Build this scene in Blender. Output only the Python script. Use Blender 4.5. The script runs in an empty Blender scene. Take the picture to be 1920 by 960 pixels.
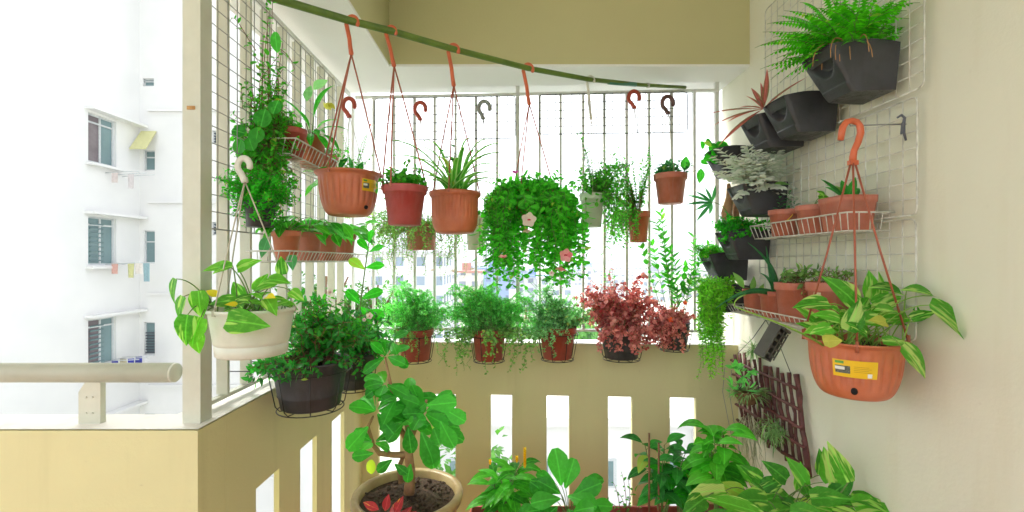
import bpy, math, random
from mathutils import Vector, Matrix
R = math.radians
rs = random.Random(7)
scene = bpy.context.scene
col = scene.collection

# ------------------------------------------------------------ camera, sky, sun, exposure
FPX = 870.0
cam_d = bpy.data.cameras.new('camera'); cam = bpy.data.objects.new('camera', cam_d); col.objects.link(cam)
cam.location = (0, 0, 1.5); cam.rotation_euler = (R(90), 0, 0)
cam_d.sensor_width = 36; cam_d.lens = 36 * FPX / 1920; cam_d.shift_y = 10 / 1920
cam_d.clip_start = 0.05; cam_d.clip_end = 9000
scene.camera = cam
world = bpy.data.worlds.new('World'); scene.world = world; world.use_nodes = True
wn = world.node_tree.nodes; wl = world.node_tree.links
sky = wn.new('ShaderNodeTexSky'); sky.sky_type = 'NISHITA'; sky.sun_disc = False
SUN_EL, SUN_AZ = 48, -62            # azimuth measured from +Y towards +X
sky.sun_elevation = R(SUN_EL); sky.sun_rotation = R(SUN_AZ); sky.dust_density = 4.0; sky.air_density = 1.0; sky.ozone_density = 1.0
hs = wn.new('ShaderNodeHueSaturation'); hs.inputs['Saturation'].default_value = 0.22
bg = wn['Background']; bg.inputs['Strength'].default_value = 0.15
wl.new(sky.outputs[0], hs.inputs['Color']); wl.new(hs.outputs[0], bg.inputs['Color'])
sd = bpy.data.lights.new('sun', 'SUN'); sd.energy = 1.2; sd.angle = R(16); sd.color = (1, 0.97, 0.92)
sun = bpy.data.objects.new('sun', sd); col.objects.link(sun)
sv = Vector((math.sin(R(SUN_AZ)) * math.cos(R(SUN_EL)), math.cos(R(SUN_AZ)) * math.cos(R(SUN_EL)), math.sin(R(SUN_EL))))
sun.rotation_euler = sv.to_track_quat('Z', 'Y').to_euler()
scene.view_settings.view_transform = 'Standard'; scene.view_settings.look = 'None'
scene.view_settings.gamma = 1.0; scene.view_settings.exposure = 2.4
scene.render.engine = 'CYCLES'
scene.cycles.use_denoising = True
scene.cycles.max_bounces = 8; scene.cycles.diffuse_bounces = 5; scene.cycles.transmission_bounces = 5
scene.cycles.sample_clamp_indirect = 6.0
scene.render.resolution_x = 1024; scene.render.resolution_y = 512

# ------------------------------------------------------------ helpers
def P(px, py, Y):
    """design aid: a measured direction and a depth in metres give a place in the balcony"""
    return Vector(((px - 960) * Y / FPX, Y, 1.5 + (490 - py) * Y / FPX))

class MB:
    def __init__(s): s.v = []; s.f = []; s.uv = []; s.r = []; s.sm = []; s.mi = []; s.m = 0
    def add(s, vs, fs, uvs=None, rnd=0.5, smooth=True):
        b = len(s.v); s.v.extend([tuple(v) for v in vs]); s.r.extend([rnd] * len(vs))
        s.uv.extend(uvs if uvs else [(0.0, 0.0)] * len(vs))
        for f in fs: s.f.append(tuple(b + i for i in f)); s.sm.append(smooth); s.mi.append(s.m)
    def box(s, c, d, rot=None, smooth=False):
        c = Vector(c); hx, hy, hz = d[0] / 2, d[1] / 2, d[2] / 2
        vs = [Vector((x, y, z)) for x in (-hx, hx) for y in (-hy, hy) for z in (-hz, hz)]
        if rot is not None: vs = [rot @ v for v in vs]
        s.add([v + c for v in vs], [(0, 1, 3, 2), (4, 6, 7, 5), (0, 4, 5, 1), (2, 3, 7, 6), (0, 2, 6, 4), (1, 5, 7, 3)], smooth=smooth)
    def box2(s, a, b):
        a = Vector(a); b = Vector(b); s.box((a + b) / 2, [abs(b[i] - a[i]) for i in range(3)])
    def tube(s, pts, r, n=6, cap=True, rnd=0.5, flat=1.0):
        pts = [Vector(p) for p in pts]; N = len(pts)
        rr = list(r) if isinstance(r, (list, tuple)) else [r] * N
        if len(rr) == 2 and N != 2: rr = [rr[0] + (rr[1] - rr[0]) * i / (N - 1) for i in range(N)]
        vs = []; uvs = []
        t0 = (pts[1] - pts[0]).normalized()
        ref = Vector((0, 0, 1)) if abs(t0.z) < 0.9 else Vector((1, 0, 0))
        a = t0.cross(ref).normalized()
        for i, p in enumerate(pts):
            t = (pts[min(i + 1, N - 1)] - pts[max(i - 1, 0)]).normalized()
            a = (a - t * a.dot(t));
            a = a.normalized() if a.length > 1e-6 else t.orthogonal().normalized()
            b = t.cross(a)
            for k in range(n):
                an = 2 * math.pi * k / n
                vs.append(p + (a * math.cos(an) + b * math.sin(an) * flat) * rr[i]); uvs.append((k / n, i / max(1, N - 1)))
        fs = [(i * n + k, i * n + (k + 1) % n, (i + 1) * n + (k + 1) % n, (i + 1) * n + k) for i in range(N - 1) for k in range(n)]
        if cap: fs += [tuple(range(n - 1, -1, -1)), tuple(range((N - 1) * n, N * n))]
        s.add(vs, fs, uvs, rnd, smooth=n > 4)
    def lathe(s, prof, c=(0, 0, 0), n=40, sx=1.0, sy=1.0, mod=None, rot=0, cap_bottom=True, cap_top=False, rnd=.5):
        c = Vector(c); vs = []; uvs = []
        for j, (r, z) in enumerate(prof):
            for k in range(n):
                an = 2 * math.pi * k / n
                q = r * (mod(an, j, z) if mod else 1)
                x = q * sx * math.cos(an); y = q * sy * math.sin(an)
                if rot: x, y = x * math.cos(rot) - y * math.sin(rot), x * math.sin(rot) + y * math.cos(rot)
                vs.append(c + Vector((x, y, z))); uvs.append((k / n, z))
        m = len(prof)
        fs = [(j * n + k, j * n + (k + 1) % n, (j + 1) * n + (k + 1) % n, (j + 1) * n + k) for j in range(m - 1) for k in range(n)]
        if cap_bottom: fs.append(tuple(range(n - 1, -1, -1)))
        if cap_top: fs.append(tuple(range((m - 1) * n, m * n)))
        s.add(vs, fs, uvs, rnd)
    def leaf(s, b, d, nrm, L, W, shape='ovate', seg=5, droop=0.5, fold=0.15, twist=0.0, rnd=None):
        b = Vector(b); d = Vector(d).normalized(); nrm = Vector(nrm)
        side = d.cross(nrm)
        side = side.normalized() if side.length > 1e-4 else d.orthogonal().normalized()
        if twist: side = Matrix.Rotation(twist, 3, d) @ side
        nn = side.cross(d).normalized()
        tab = SHAPES[shape]; K = len(tab) - 1
        vs = []; uvs = []; p = b.copy(); cur = d.copy()
        if rnd is None: rnd = rs.random()
        step = L / seg
        for i in range(seg + 1):
            t = i / seg
            x = t * K; j = min(int(x), K - 1); w = (tab[j] + (tab[j + 1] - tab[j]) * (x - j)) * W * 0.5
            nn2 = side.cross(cur).normalized()
            up = nn2 * (fold * w * 1.4)
            vs += [p - side * w + up, p, p + side * w + up]
            q = w / (W * 0.5 + 1e-9); uvs += [(-q, t), (0.0, t), (q, t)]
            cur = (Matrix.Rotation(-droop / seg, 3, side) @ cur)
            p = p + cur * step
        fs = []
        for i in range(seg):
            a = i * 3; fs += [(a, a + 1, a + 4, a + 3), (a + 1, a + 2, a + 5, a + 4)]
        s.add(vs, fs, uvs, rnd)
    def build(s, name, mat, parent=None, **tags):
        me = bpy.data.meshes.new(name)
        o = bpy.data.objects.new(name, me); col.objects.link(o)
        off = Vector((0, 0, 0))
        if parent is not None:
            o.parent = parent; q = parent
            while q is not None: off += Vector(q.location); q = q.parent
        elif s.v:
            xs = [v[0] for v in s.v]; ys = [v[1] for v in s.v]; zs = [v[2] for v in s.v]
            off = Vector(((min(xs) + max(xs)) / 2, (min(ys) + max(ys)) / 2, min(zs))); o.location = off
        me.from_pydata([(v[0] - off.x, v[1] - off.y, v[2] - off.z) for v in s.v], [], s.f)
        me.polygons.foreach_set('use_smooth', s.sm)
        at = me.attributes.new('rnd', 'FLOAT', 'POINT'); at.data.foreach_set('value', s.r)
        uvl = me.uv_layers.new(name='UVMap')
        li = [0] * len(me.loops); me.loops.foreach_get('vertex_index', li)
        flat = []
        for i in li: flat.extend(s.uv[i])
        uvl.data.foreach_set('uv', flat)
        if isinstance(mat, (list, tuple)):
            for m in mat: me.materials.append(m)
            me.polygons.foreach_set('material_index', s.mi)
        else: me.materials.append(mat)
        me.update()
        for k, v in tags.items(): o[k] = v
        return o

SHAPES = {
 'ovate': [.08, .72, 1, .86, .5, .03], 'round': [.3, .88, 1, .98, .75, .12], 'lance': [.1, .55, .9, 1, .8, .45, .03],
 'strap': [.8, 1, 1, .92, .65, .05], 'heart': [.62, 1, .93, .7, .36, .02], 'obov': [.12, .42, .75, 1, .95, .3],
 'needle': [.8, 1, .9, .1], 'aloe': [1, .9, .72, .5, .28, .04], 'grey': [.3, .5, 1, .7, 1, .5, .2]}

def thing(name, label, cat, loc, group=None):
    o = bpy.data.objects.new(name, None); col.objects.link(o); o.location = loc
    o.empty_display_size = 0.05
    o['label'] = label; o['category'] = cat
    if group: o['group'] = group
    return o
def tag(o, label, cat, group=None):
    o['label'] = label; o['category'] = cat
    if group: o['group'] = group
    return o
def struct(o): o['kind'] = 'structure'; return o

# ------------------------------------------------------------ materials
def newmat(name):
    m = bpy.data.materials.new(name); m.use_nodes = True
    return m, m.node_tree.nodes, m.node_tree.links, m.node_tree.nodes['Principled BSDF']
def mixc(n, l, fac, a, b, bt='MIX'):
    x = n.new('ShaderNodeMix'); x.data_type = 'RGBA'; x.blend_type = bt
    for sock, v in ((x.inputs[0], fac), (x.inputs[6], a), (x.inputs[7], b)):
        if hasattr(v, 'is_output') or isinstance(v, bpy.types.NodeSocket): l.new(v, sock)
        elif isinstance(v, (int, float)): sock.default_value = v
        else: sock.default_value = (*v, 1)
    return x.outputs[2]
def noise(n, l, scale, detail=4, vec=None, rough=.6):
    t = n.new('ShaderNodeTexNoise'); t.inputs['Scale'].default_value = scale; t.inputs['Detail'].default_value = detail; t.inputs['Roughness'].default_value = rough
    if vec is None:
        g = n.new('ShaderNodeNewGeometry'); vec = g.outputs['Position']
    l.new(vec, t.inputs['Vector']); return t.outputs['Fac']
def ramp(n, l, src, a, b):
    r = n.new('ShaderNodeMapRange'); r.inputs[1].default_value = a; r.inputs[2].default_value = b
    l.new(src, r.inputs[0]); return r.outputs[0]
def plain(name, c, rough=.5, c2=None, scale=20, bump=0.0, bscale=200, metal=0.0, spec=.5):
    m, n, l, p = newmat(name); p.inputs['Roughness'].default_value = rough; p.inputs['Metallic'].default_value = metal
    p.inputs['Specular IOR Level'].default_value = spec
    if c2 is None: c2 = tuple(x * .82 for x in c)
    f = ramp(n, l, noise(n, l, scale, 5), .38, .68)
    l.new(mixc(n, l, f, c, c2), p.inputs['Base Color'])
    if bump:
        bn = n.new('ShaderNodeBump'); bn.inputs['Strength'].default_value = bump; bn.inputs['Distance'].default_value = .004
        l.new(noise(n, l, bscale, 4), bn.inputs['Height']); l.new(bn.outputs[0], p.inputs['Normal'])
    return m
def paint(name, c, stain=(.55, .48, .3), amt=.25, spots=.5):
    """painted cement: faint patches, rain streaks, fine render texture"""
    m, n, l, p = newmat(name); p.inputs['Roughness'].default_value = .72; p.inputs['Specular IOR Level'].default_value = .3
    g = n.new('ShaderNodeNewGeometry')
    f1 = ramp(n, l, noise(n, l, 1.7, 6, g.outputs['Position']), .35, .75)
    mp = n.new('ShaderNodeMapping'); mp.inputs['Scale'].default_value = (9, 9, .8); l.new(g.outputs['Position'], mp.inputs['Vector'])
    f2 = ramp(n, l, noise(n, l, 1.0, 5, mp.outputs[0]), .52, .85)
    f3 = ramp(n, l, noise(n, l, 46, 3, g.outputs['Position']), .70, .76)
    c1 = mixc(n, l, f1, c, tuple(x * .93 for x in c))
    mu = n.new('ShaderNodeMath'); mu.operation = 'MULTIPLY'; mu.inputs[1].default_value = amt; l.new(f2, mu.inputs[0])
    c2 = mixc(n, l, mu.outputs[0], c1, stain)
    mu2 = n.new('ShaderNodeMath'); mu2.operation = 'MULTIPLY'; mu2.inputs[1].default_value = spots * .35; l.new(f3, mu2.inputs[0])
    c3 = mixc(n, l, mu2.outputs[0], c2, (.3, .25, .15))
    l.new(c3, p.inputs['Base Color'])
    bn = n.new('ShaderNodeBump'); bn.inputs['Strength'].default_value = .25; bn.inputs['Distance'].default_value = .003
    l.new(noise(n, l, 90, 5, g.outputs['Position']), bn.inputs['Height']); l.new(bn.outputs[0], p.inputs['Normal'])
    return m
def leafm(name, c1, c2, var=None, varamt=.5, rough=.42, trans=.42, rib=.35, vscale=3.0, edge=None):
    c1 = tuple(min(.8, x * .85) for x in c1); c2 = tuple(min(.82, x * 1.22) for x in c2); trans = min(.6, trans + .08)
    m, n, l, p = newmat(name); p.inputs['Roughness'].default_value = rough; p.inputs['Specular IOR Level'].default_value = .35
    at = n.new('ShaderNodeAttribute'); at.attribute_name = 'rnd'
    uv = n.new('ShaderNodeUVMap'); uv.uv_map = 'UVMap'
    c = mixc(n, l, at.outputs['Fac'], c1, c2)
    if c1[1] > c1[0] * 1.3: c = mixc(n, l, ramp(n, l, at.outputs['Fac'], .972, .99), c, (.48, .50, .10))
    blot = ramp(n, l, noise(n, l, 70, 3), .45, .75)
    bm = n.new('ShaderNodeMath'); bm.operation = 'MULTIPLY'; bm.inputs[1].default_value = .30; l.new(blot, bm.inputs[0])
    c = mixc(n, l, bm.outputs[0], c, tuple(min(.85, x * 1.5 + .02) for x in c2))
    sep = n.new('ShaderNodeSeparateXYZ'); l.new(uv.outputs[0], sep.inputs[0])
    ab = n.new('ShaderNodeMath'); ab.operation = 'ABSOLUTE'; l.new(sep.outputs[0], ab.inputs[0])
    if var is not None:
        mp = n.new('ShaderNodeMapping'); mp.inputs['Scale'].default_value = (1.15, .6, 1)
        mp.inputs['Rotation'].default_value = (0, 0, .5); l.new(uv.outputs[0], mp.inputs['Vector'])
        sc = n.new('ShaderNodeMath'); sc.operation = 'MULTIPLY'; sc.inputs[1].default_value = 53.0; l.new(at.outputs['Fac'], sc.inputs[0])
        cb = n.new('ShaderNodeCombineXYZ'); l.new(sc.outputs[0], cb.inputs[2])
        va = n.new('ShaderNodeVectorMath'); va.operation = 'ADD'; l.new(mp.outputs[0], va.inputs[0]); l.new(cb.outputs[0], va.inputs[1])
        nf = noise(n, l, vscale, 2, va.outputs[0])
        f = ramp(n, l, nf, .56 - varamt * .14, .62 - varamt * .10)
        c = mixc(n, l, f, c, var)
    if rib:
        r = ramp(n, l, ab.outputs[0], .10, .02)
        mu = n.new('ShaderNodeMath'); mu.operation = 'MULTIPLY'; mu.inputs[1].default_value = rib; l.new(r, mu.inputs[0])
        c = mixc(n, l, mu.outputs[0], c, tuple(min(1, x * 1.7 + .06) for x in c2))
        # side veins
        wv = n.new('ShaderNodeTexWave'); wv.inputs['Scale'].default_value = 3.2; wv.inputs['Distortion'].default_value = 1.0
        mp2 = n.new('ShaderNodeMath'); mp2.operation = 'MULTIPLY_ADD'; mp2.inputs[1].default_value = .55; l.new(ab.outputs[0], mp2.inputs[0])
        sb = n.new('ShaderNodeMath'); sb.operation = 'SUBTRACT'; l.new(sep.outputs[1], sb.inputs[0])
        hm = n.new('ShaderNodeMath'); hm.operation = 'MULTIPLY'; hm.inputs[1].default_value = .5; l.new(ab.outputs[0], hm.inputs[0]); l.new(hm.outputs[0], sb.inputs[1])
        cx = n.new('ShaderNodeCombineXYZ'); l.new(sb.outputs[0], cx.inputs[0]); l.new(cx.outputs[0], wv.inputs['Vector'])
        bn = n.new('ShaderNodeBump'); bn.inputs['Strength'].default_value = .35; bn.inputs['Distance'].default_value = .002
        l.new(wv.outputs['Fac'], bn.inputs['Height']); l.new(bn.outputs[0], p.inputs['Normal'])
    if edge is not None:
        c = mixc(n, l, ramp(n, l, ab.outputs[0], .45, .85), c, edge)
    l.new(c, p.inputs['Base Color'])
    tr = n.new('ShaderNodeBsdfTranslucent')
    tc = mixc(n, l, 1.0, c, (1.25, 1.9, .85) if c1[1] > c1[0] * 1.2 else ((1.7, 1.3, 1.2) if c1[0] > c1[1] * 1.3 else (1.1, 1.2, 1.0)), 'MULTIPLY')
    l.new(tc, tr.inputs['Color'])
    mx = n.new('ShaderNodeMixShader'); mx.inputs[0].default_value = trans
    l.new(p.outputs[0], mx.inputs[1]); l.new(tr.outputs[0], mx.inputs[2])
    l.new(mx.outputs[0], n['Material Output'].inputs['Surface'])
    return m

def potm(name, c, rough, c2, dust=.35):
    m = plain(name, c, rough, c2, 14, .2, 300); n = m.node_tree.nodes; l = m.node_tree.links; p = n['Principled BSDF']
    src = p.inputs['Base Color'].links[0].from_socket
    g = n.new('ShaderNodeNewGeometry'); mp = n.new('ShaderNodeMapping'); mp.inputs['Scale'].default_value = (60, 60, 9); l.new(g.outputs['Position'], mp.inputs['Vector'])
    f = ramp(n, l, noise(n, l, 1, 5, mp.outputs[0]), .48, .80); f2 = ramp(n, l, noise(n, l, 9, 5), .45, .8)
    a = n.new('ShaderNodeMath'); a.operation = 'MAXIMUM'; l.new(f, a.inputs[0]); l.new(f2, a.inputs[1])
    b = n.new('ShaderNodeMath'); b.operation = 'MULTIPLY'; b.inputs[1].default_value = dust; l.new(a.outputs[0], b.inputs[0])
    l.new(mixc(n, l, b.outputs[0], src, tuple(min(.8, x * .55 + .22) for x in c)), p.inputs['Base Color'])
    rr = n.new('ShaderNodeMapRange'); rr.inputs[3].default_value = rough; rr.inputs[4].default_value = .85; l.new(a.outputs[0], rr.inputs[0]); l.new(rr.outputs[0], p.inputs['Roughness'])
    return m
M = {}
M['wall'] = paint('cream_wall_paint', (.755, .745, .615), amt=.3)
M['parapet'] = paint('shaded_cream_paint', (.68, .64, .355), (.47, .44, .22), .45, .8)  # cream wall paint, yellowed and darkened to carry the parapets' shade
M['beam'] = paint('shaded_beam_paint', (.54, .505, .28), amt=.08, spots=.1)  # the same cream with the beam's shade mixed into its colour
M['white'] = paint('white_soffit_paint', (.82, .82, .80), (.6, .6, .55), .12, .1)
M['ledge'] = paint('ledge_paint', (.80, .79, .74), (.45, .44, .36), .45, 1)
M['floor'] = plain('terracotta_floor_tile', (.52, .26, .11), .5, (.44, .21, .09), 3)
M['rail'] = plain('cream_metal_paint', (.60, .61, .51), .38, (.53, .54, .44), 8)
M['railw'] = plain('pale_metal_paint', (.68, .69, .66), .4, (.58, .59, .55), 14)
M['wire'] = plain('white_wire', (.66, .66, .60), .4, (.42, .41, .34), 30)
M['wirew'] = plain('coated_wire', (.34, .35, .32), .4, (.28, .29, .27), 30)
M['wirer'] = plain('galvanised_wire', (.09, .10, .09), .5)
M['bwire'] = plain('black_wire', (.018, .018, .018), .4)
M['terra'] = potm('terracotta_plastic', (.55, .15, .06), .40, (.47, .12, .05), .30)
M['terra2'] = potm('dusty_terracotta_plastic', (.50, .15, .09), .5, (.40, .11, .065), .5)
M['maroon'] = potm('maroon_plastic', (.38, .05, .045), .42, (.30, .04, .035), .3)
M['rust'] = potm('red_brown_plastic', (.40, .06, .03), .45, (.28, .04, .02), .35)
M['black'] = potm('black_plastic', (.036, .036, .042), .36, (.026, .026, .03), .22)
M['dgrey'] = potm('charcoal_plastic', (.036, .037, .044), .28, (.024, .024, .028), .10)
M['gbox'] = plain('grey_plastic_bracket', (.10, .10, .09), .5)
M['wpot'] = plain('white_plastic', (.68, .69, .60), .4, (.60, .61, .52), 12)
M['gpot'] = plain('pale_green_plastic', (.50, .58, .44), .45, (.42, .50, .38), 12)
M['soil'] = plain('potting_soil', (.10, .062, .035), .95, (.03, .02, .012), 90, .9, 160)
M['bamboo'] = plain('green_pole_coating', (.12, .20, .025), .5, (.07, .13, .018), 14, .3, 40)
M['teal'] = plain('teal_tape', (.05, .22, .14), .45)
M['hook_r'] = plain('orange_red_hook', (.60, .13, .05), .35)
M['hook_m'] = plain('red_hook', (.42, .06, .03), .4)
M['hook_g'] = plain('grey_hook', (.28, .29, .28), .4)
M['hook_d'] = plain('dark_hook', (.12, .05, .04), .4)
M['hook_w'] = plain('pale_hook', (.62, .62, .54), .4)
M['cord_r'] = plain('red_brown_strap', (.38, .10, .05), .5)
M['cord_w'] = plain('pale_strap', (.5, .47, .36), .5)
M['stem'] = plain('green_stem', (.16, .28, .06), .5, (.10, .18, .04), 40)
M['bstem'] = plain('brown_stem', (.22, .12, .055), .8, (.13, .07, .03), 60, .6, 120)
M['pstem'] = plain('reddish_stem', (.30, .15, .08), .6, (.18, .2, .05), 60)
M['bark'] = plain('pale_bark', (.46, .27, .14), .85, (.27, .14, .065), 26, .9, 70)
M['wood'] = plain('purple_brown_wood', (.13, .035, .030), .6, (.07, .02, .018), 30, .7, 60)
M['glaze'] = plain('worn_clay_pot', (.50, .25, .09), .5, (.36, .20, .09), 7, .4, 50)
M['glazerim'] = plain('clay_rim', (.46, .35, .16), .4, (.34, .22, .09), 9, .4, 50)
M['yellow'] = plain('sticker_yellow', (.80, .52, .015), .35, (.78, .48, .015), 10)
M['stwhite'] = plain('sticker_white', (.8, .8, .76), .4)
M['stgreen'] = plain('sticker_green', (.10, .35, .05), .4)
M['stdark'] = plain('sticker_photo_dark', (.05, .06, .06), .4, (.18, .2, .16), 200)
M['hole'] = plain('drain_hole', (.008, .008, .008), .9)
M['pink'] = leafm('pink_petal', (.85, .20, .26), (.9, .32, .34), rib=0, trans=.3)
M['petalw'] = leafm('pale_pink_petal', (.9, .7, .66), (.9, .55, .5), rib=0, trans=.3)
M['magenta'] = leafm('magenta_petal', (.6, .08, .4), (.7, .12, .5), rib=0, trans=.3)
M['pinkc'] = plain('flower_centre', (.5, .03, .06), .6)
M['yflower'] = leafm('yellow_bract', (.85, .50, .01), (.8, .6, .02), rib=0, trans=.25)
M['redflower'] = leafm('red_petal', (.75, .06, .02), (.8, .14, .04), rib=0, trans=.25)
# leaves
M['l_mid'] = leafm('leaf_mid_green', (.035, .24, .018), (.10, .44, .035))
M['l_bright'] = leafm('leaf_bright_green', (.022, .28, .016), (.055, .45, .03), trans=.5)
M['l_basket'] = leafm('leaf_basket_green', (.025, .24, .016), (.11, .56, .04), trans=.5)
M['l_dark'] = leafm('leaf_dark_green', (.016, .14, .026), (.045, .31, .045), trans=.4, rough=.34)
M['l_fresh'] = leafm('leaf_fresh_green', (.04, .27, .03), (.14, .46, .06), trans=.5)
M['l_teal'] = leafm('leaf_blue_green', (.03, .18, .07), (.07, .28, .11), trans=.3)
M['l_jade'] = leafm('leaf_paddle_green', (.028, .27, .020), (.07, .40, .045), trans=.42, rough=.3)
M['l_fine'] = leafm('leaf_feathery_green', (.09, .40, .10), (.22, .62, .19), rib=0, trans=.4)
M['l_ferny'] = leafm('leaf_fern', (.045, .32, .010), (.11, .50, .015), rib=.2, trans=.45)
M['l_oreg'] = leafm('leaf_oregano', (.13, .38, .15), (.32, .58, .31), rib=0, trans=.35)
M['l_cascade'] = leafm('leaf_yellow_green', (.13, .42, .02), (.28, .60, .06), rib=0, trans=.45)
M['l_silver'] = leafm('leaf_silver', (.66, .76, .62), (.70, .78, .64), rib=0, trans=.30, rough=.7)
M['l_red'] = leafm('leaf_wine_red', (.36, .02, .04), (.82, .32, .28), rib=.2, trans=.35)
M['l_pinkg'] = leafm('leaf_pink_edge', (.10, .13, .05), (.22, .16, .08), rib=.2, edge=(.62, .22, .20), trans=.3)
M['l_pothos'] = leafm('leaf_pothos', (.05, .25, .015), (.11, .38, .03), var=(.50, .62, .20), varamt=.35, trans=.35, vscale=1.7)
M['l_pothosg'] = leafm('leaf_pothos_green', (.06, .30, .018), (.16, .44, .04), var=(.45, .66, .16), varamt=.0, trans=.42, vscale=1.6)
M['l_var'] = leafm('leaf_variegated_strap', (.05, .26, .03), (.12, .38, .05), edge=(.55, .68, .36), trans=.4)
M['l_olive'] = leafm('leaf_olive', (.10, .24, .06), (.22, .38, .11), rib=0, trans=.35)
M['l_air'] = leafm('leaf_air_plant', (.12, .25, .09), (.28, .42, .18), rib=0, trans=.25, rough=.6)
M['l_moss'] = leafm('leaf_grey_moss', (.42, .44, .30), (.56, .56, .42), rib=0, trans=.3, rough=.8)
M['l_croton'] = leafm('leaf_croton', (.22, .015, .02), (.38, .03, .035), var=(.65, .38, .04), varamt=-.2, trans=.25, vscale=2.2)
M['l_tree'] = leafm('leaf_tree', (.05, .16, .02), (.10, .26, .035), rib=0, trans=.35)

# ============================================================ THE BALCONY SHELL
XL, XR, YN, ZT = -0.858, 1.24, 1.267, 1.037          # inner faces and parapet top
def BY(x): return 2.60 - 0.055 * (x - 0.2)           # inner face of the rear parapet
def lerp(a, b, t): return a + (b - a) * t

def holed(mb, u0, u1, v0, v1, holes, fn):
    us = sorted({u0, u1, *[h[0] for h in holes], *[h[1] for h in holes]})
    vs = sorted({v0, v1, *[h[2] for h in holes], *[h[3] for h in holes]})
    def solid(i, j):
        if i < 0 or j < 0 or i >= len(us) - 1 or j >= len(vs) - 1: return False
        cu, cv = (us[i] + us[i + 1]) / 2, (vs[j] + vs[j + 1]) / 2
        return not any(h[0] < cu < h[1] and h[2] < cv < h[3] for h in holes)
    for i in range(len(us) - 1):
        for j in range(len(vs) - 1):
            if not solid(i, j): continue
            a, b, c, d = us[i], us[i + 1], vs[j], vs[j + 1]
            q = [fn(a, c, 0), fn(b, c, 0), fn(b, d, 0), fn(a, d, 0)]; w = [fn(a, c, 1), fn(b, c, 1), fn(b, d, 1), fn(a, d, 1)]
            mb.add(q + w, [(0, 1, 2, 3), (7, 6, 5, 4)], smooth=False)
            for (di, dj, e) in ((-1, 0, (0, 3)), (1, 0, (1, 2)), (0, -1, (0, 1)), (0, 1, (3, 2))):
                if not solid(i + di, j + dj):
                    mb.add([q[e[0]], q[e[1]], w[e[1]], w[e[0]]], [(0, 1, 2, 3)], smooth=False)

m = MB(); m.box2((-4.5, -1.6, -.15), (XR, YN, 0)); m.box2((XL, YN, -.15), (XR, 2.55, 0)); struct(m.build('floor', M['floor']))
m = MB(); m.box2((-4.5, -1.3, 2.9), (XR, 2.42, 3.02)); struct(m.build('ceiling', M['white']))
# right wall
t = m = MB(); m.box2((XR, -1.6, -.15), (XR + .14, 2.74, 2.9))
tag(m.build('side_wall', M['wall']), 'tall plain cream wall on the right behind the wire grids', 'wall')
m = MB(); m.box2((-4.5, -1.74, -.15), (XR, -1.6, .95)); tag(m.build('unseen_low_wall', M['wall']), 'unseen cream wall behind the viewer, kept low to let fill light in', 'wall')  # unseen; top cut down so sky light fills the balcony from behind
# beams and soffit
m = MB(); m.box2((-.64, 2.42, 2.528), (XR, 2.57, 2.9)); m.box2((-.79, 1.42, 2.528), (-.64, 2.57, 2.9)); m.box2((-4.5, 1.27, 2.528), (-.64, 1.42, 2.9))
tag(m.build('ceiling_beam', M['beam']), 'shade-tinted cream downstand beam along the top edge of the balcony', 'beam')
m = MB(); m.box2((-.64, 2.42, 2.516), (XR, 2.80, 2.528)); m.box2((-1.14, 1.27, 2.516), (-.64, 2.80, 2.528)); m.box2((-4.5, 1.27, 2.516), (-1.14, 1.47, 2.528))
struct(m.build('soffit', M['white']))
m = MB(); m.box2((-1.14, 2.57, 2.528), (XR, 2.80, 2.72)); m.box2((-1.14, 1.42, 2.528), (-.79, 2.57, 2.72)); struct(m.build('slab_edge', M['white']))

# rear parapet with slots
def bwf(u, v, w): return (u, BY(u) + .03 * w, v)
slots = [(705, 746), (813, 853), (920, 960), (1025, 1067), (1139, 1183), (1252, 1299)]
t = thing('rear_parapet', 'shade-tinted cream low wall across the back, pierced by narrow vertical slots', 'wall', (0.2, 2.6, 0))
m = MB(); holed(m, XL, XR, 0, .955, [((a - 960) * 2.6 / FPX, (b - 960) * 2.6 / FPX, .12, .747) for a, b in slots], bwf); m.build('slotted_panel', M['parapet'], t)
m = MB(); m.add([(XL, BY(XL), .955), (XR, BY(XR), .955), (XR, BY(XR) + .14, .955), (XL - .15, BY(XL) + .14, .955),
                 (XL, BY(XL), ZT), (XR, BY(XR), ZT), (XR, BY(XR) + .14, ZT), (XL - .15, BY(XL) + .14, ZT)],
                [(0, 1, 2, 3), (4, 7, 6, 5), (0, 4, 5, 1), (3, 2, 6, 7), (0, 3, 7, 4), (1, 5, 6, 2)], smooth=False); m.build('coping', M['parapet'], t)
m = MB(); m.add([(XL + .002, BY(XL) + .003, ZT + .004), (XR - .002, BY(XR) + .003, ZT + .004), (XR - .002, BY(XR) + .139, ZT + .004), (XL - .145, BY(XL) + .139, ZT + .004)], [(0, 1, 2, 3)], smooth=False); m.build('ledge', M['ledge'], t)
# left slotted parapet
def lwf(u, v, w): return (XL - .02 * w, u, v)
t = thing('slotted_side_parapet', 'low cream wall on the left with three tall slots, running back from the corner post', 'wall', (XL, 2.0, 0))
m = MB(); holed(m, YN + .123, BY(XL), 0, .955, [(1.555, 1.71, .12, .737), (1.88, 2.04, .12, .737), (2.21, 2.375, .12, .737)], lwf); m.build('slotted_panel', M['parapet'], t)
m = MB(); m.box2((XL - .15, YN + .123, .955), (XL, BY(XL) - .001, ZT)); m.build('coping', M['parapet'], t)
m = MB(); m.add([(XL - .148, YN + .125, ZT + .004), (XL - .003, YN + .125, ZT + .004), (XL - .003, BY(XL) + .002, ZT + .004), (XL - .148, BY(XL) + .135, ZT + .004)], [(0, 1, 2, 3)], smooth=False); m.build('ledge', M['ledge'], t)
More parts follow.
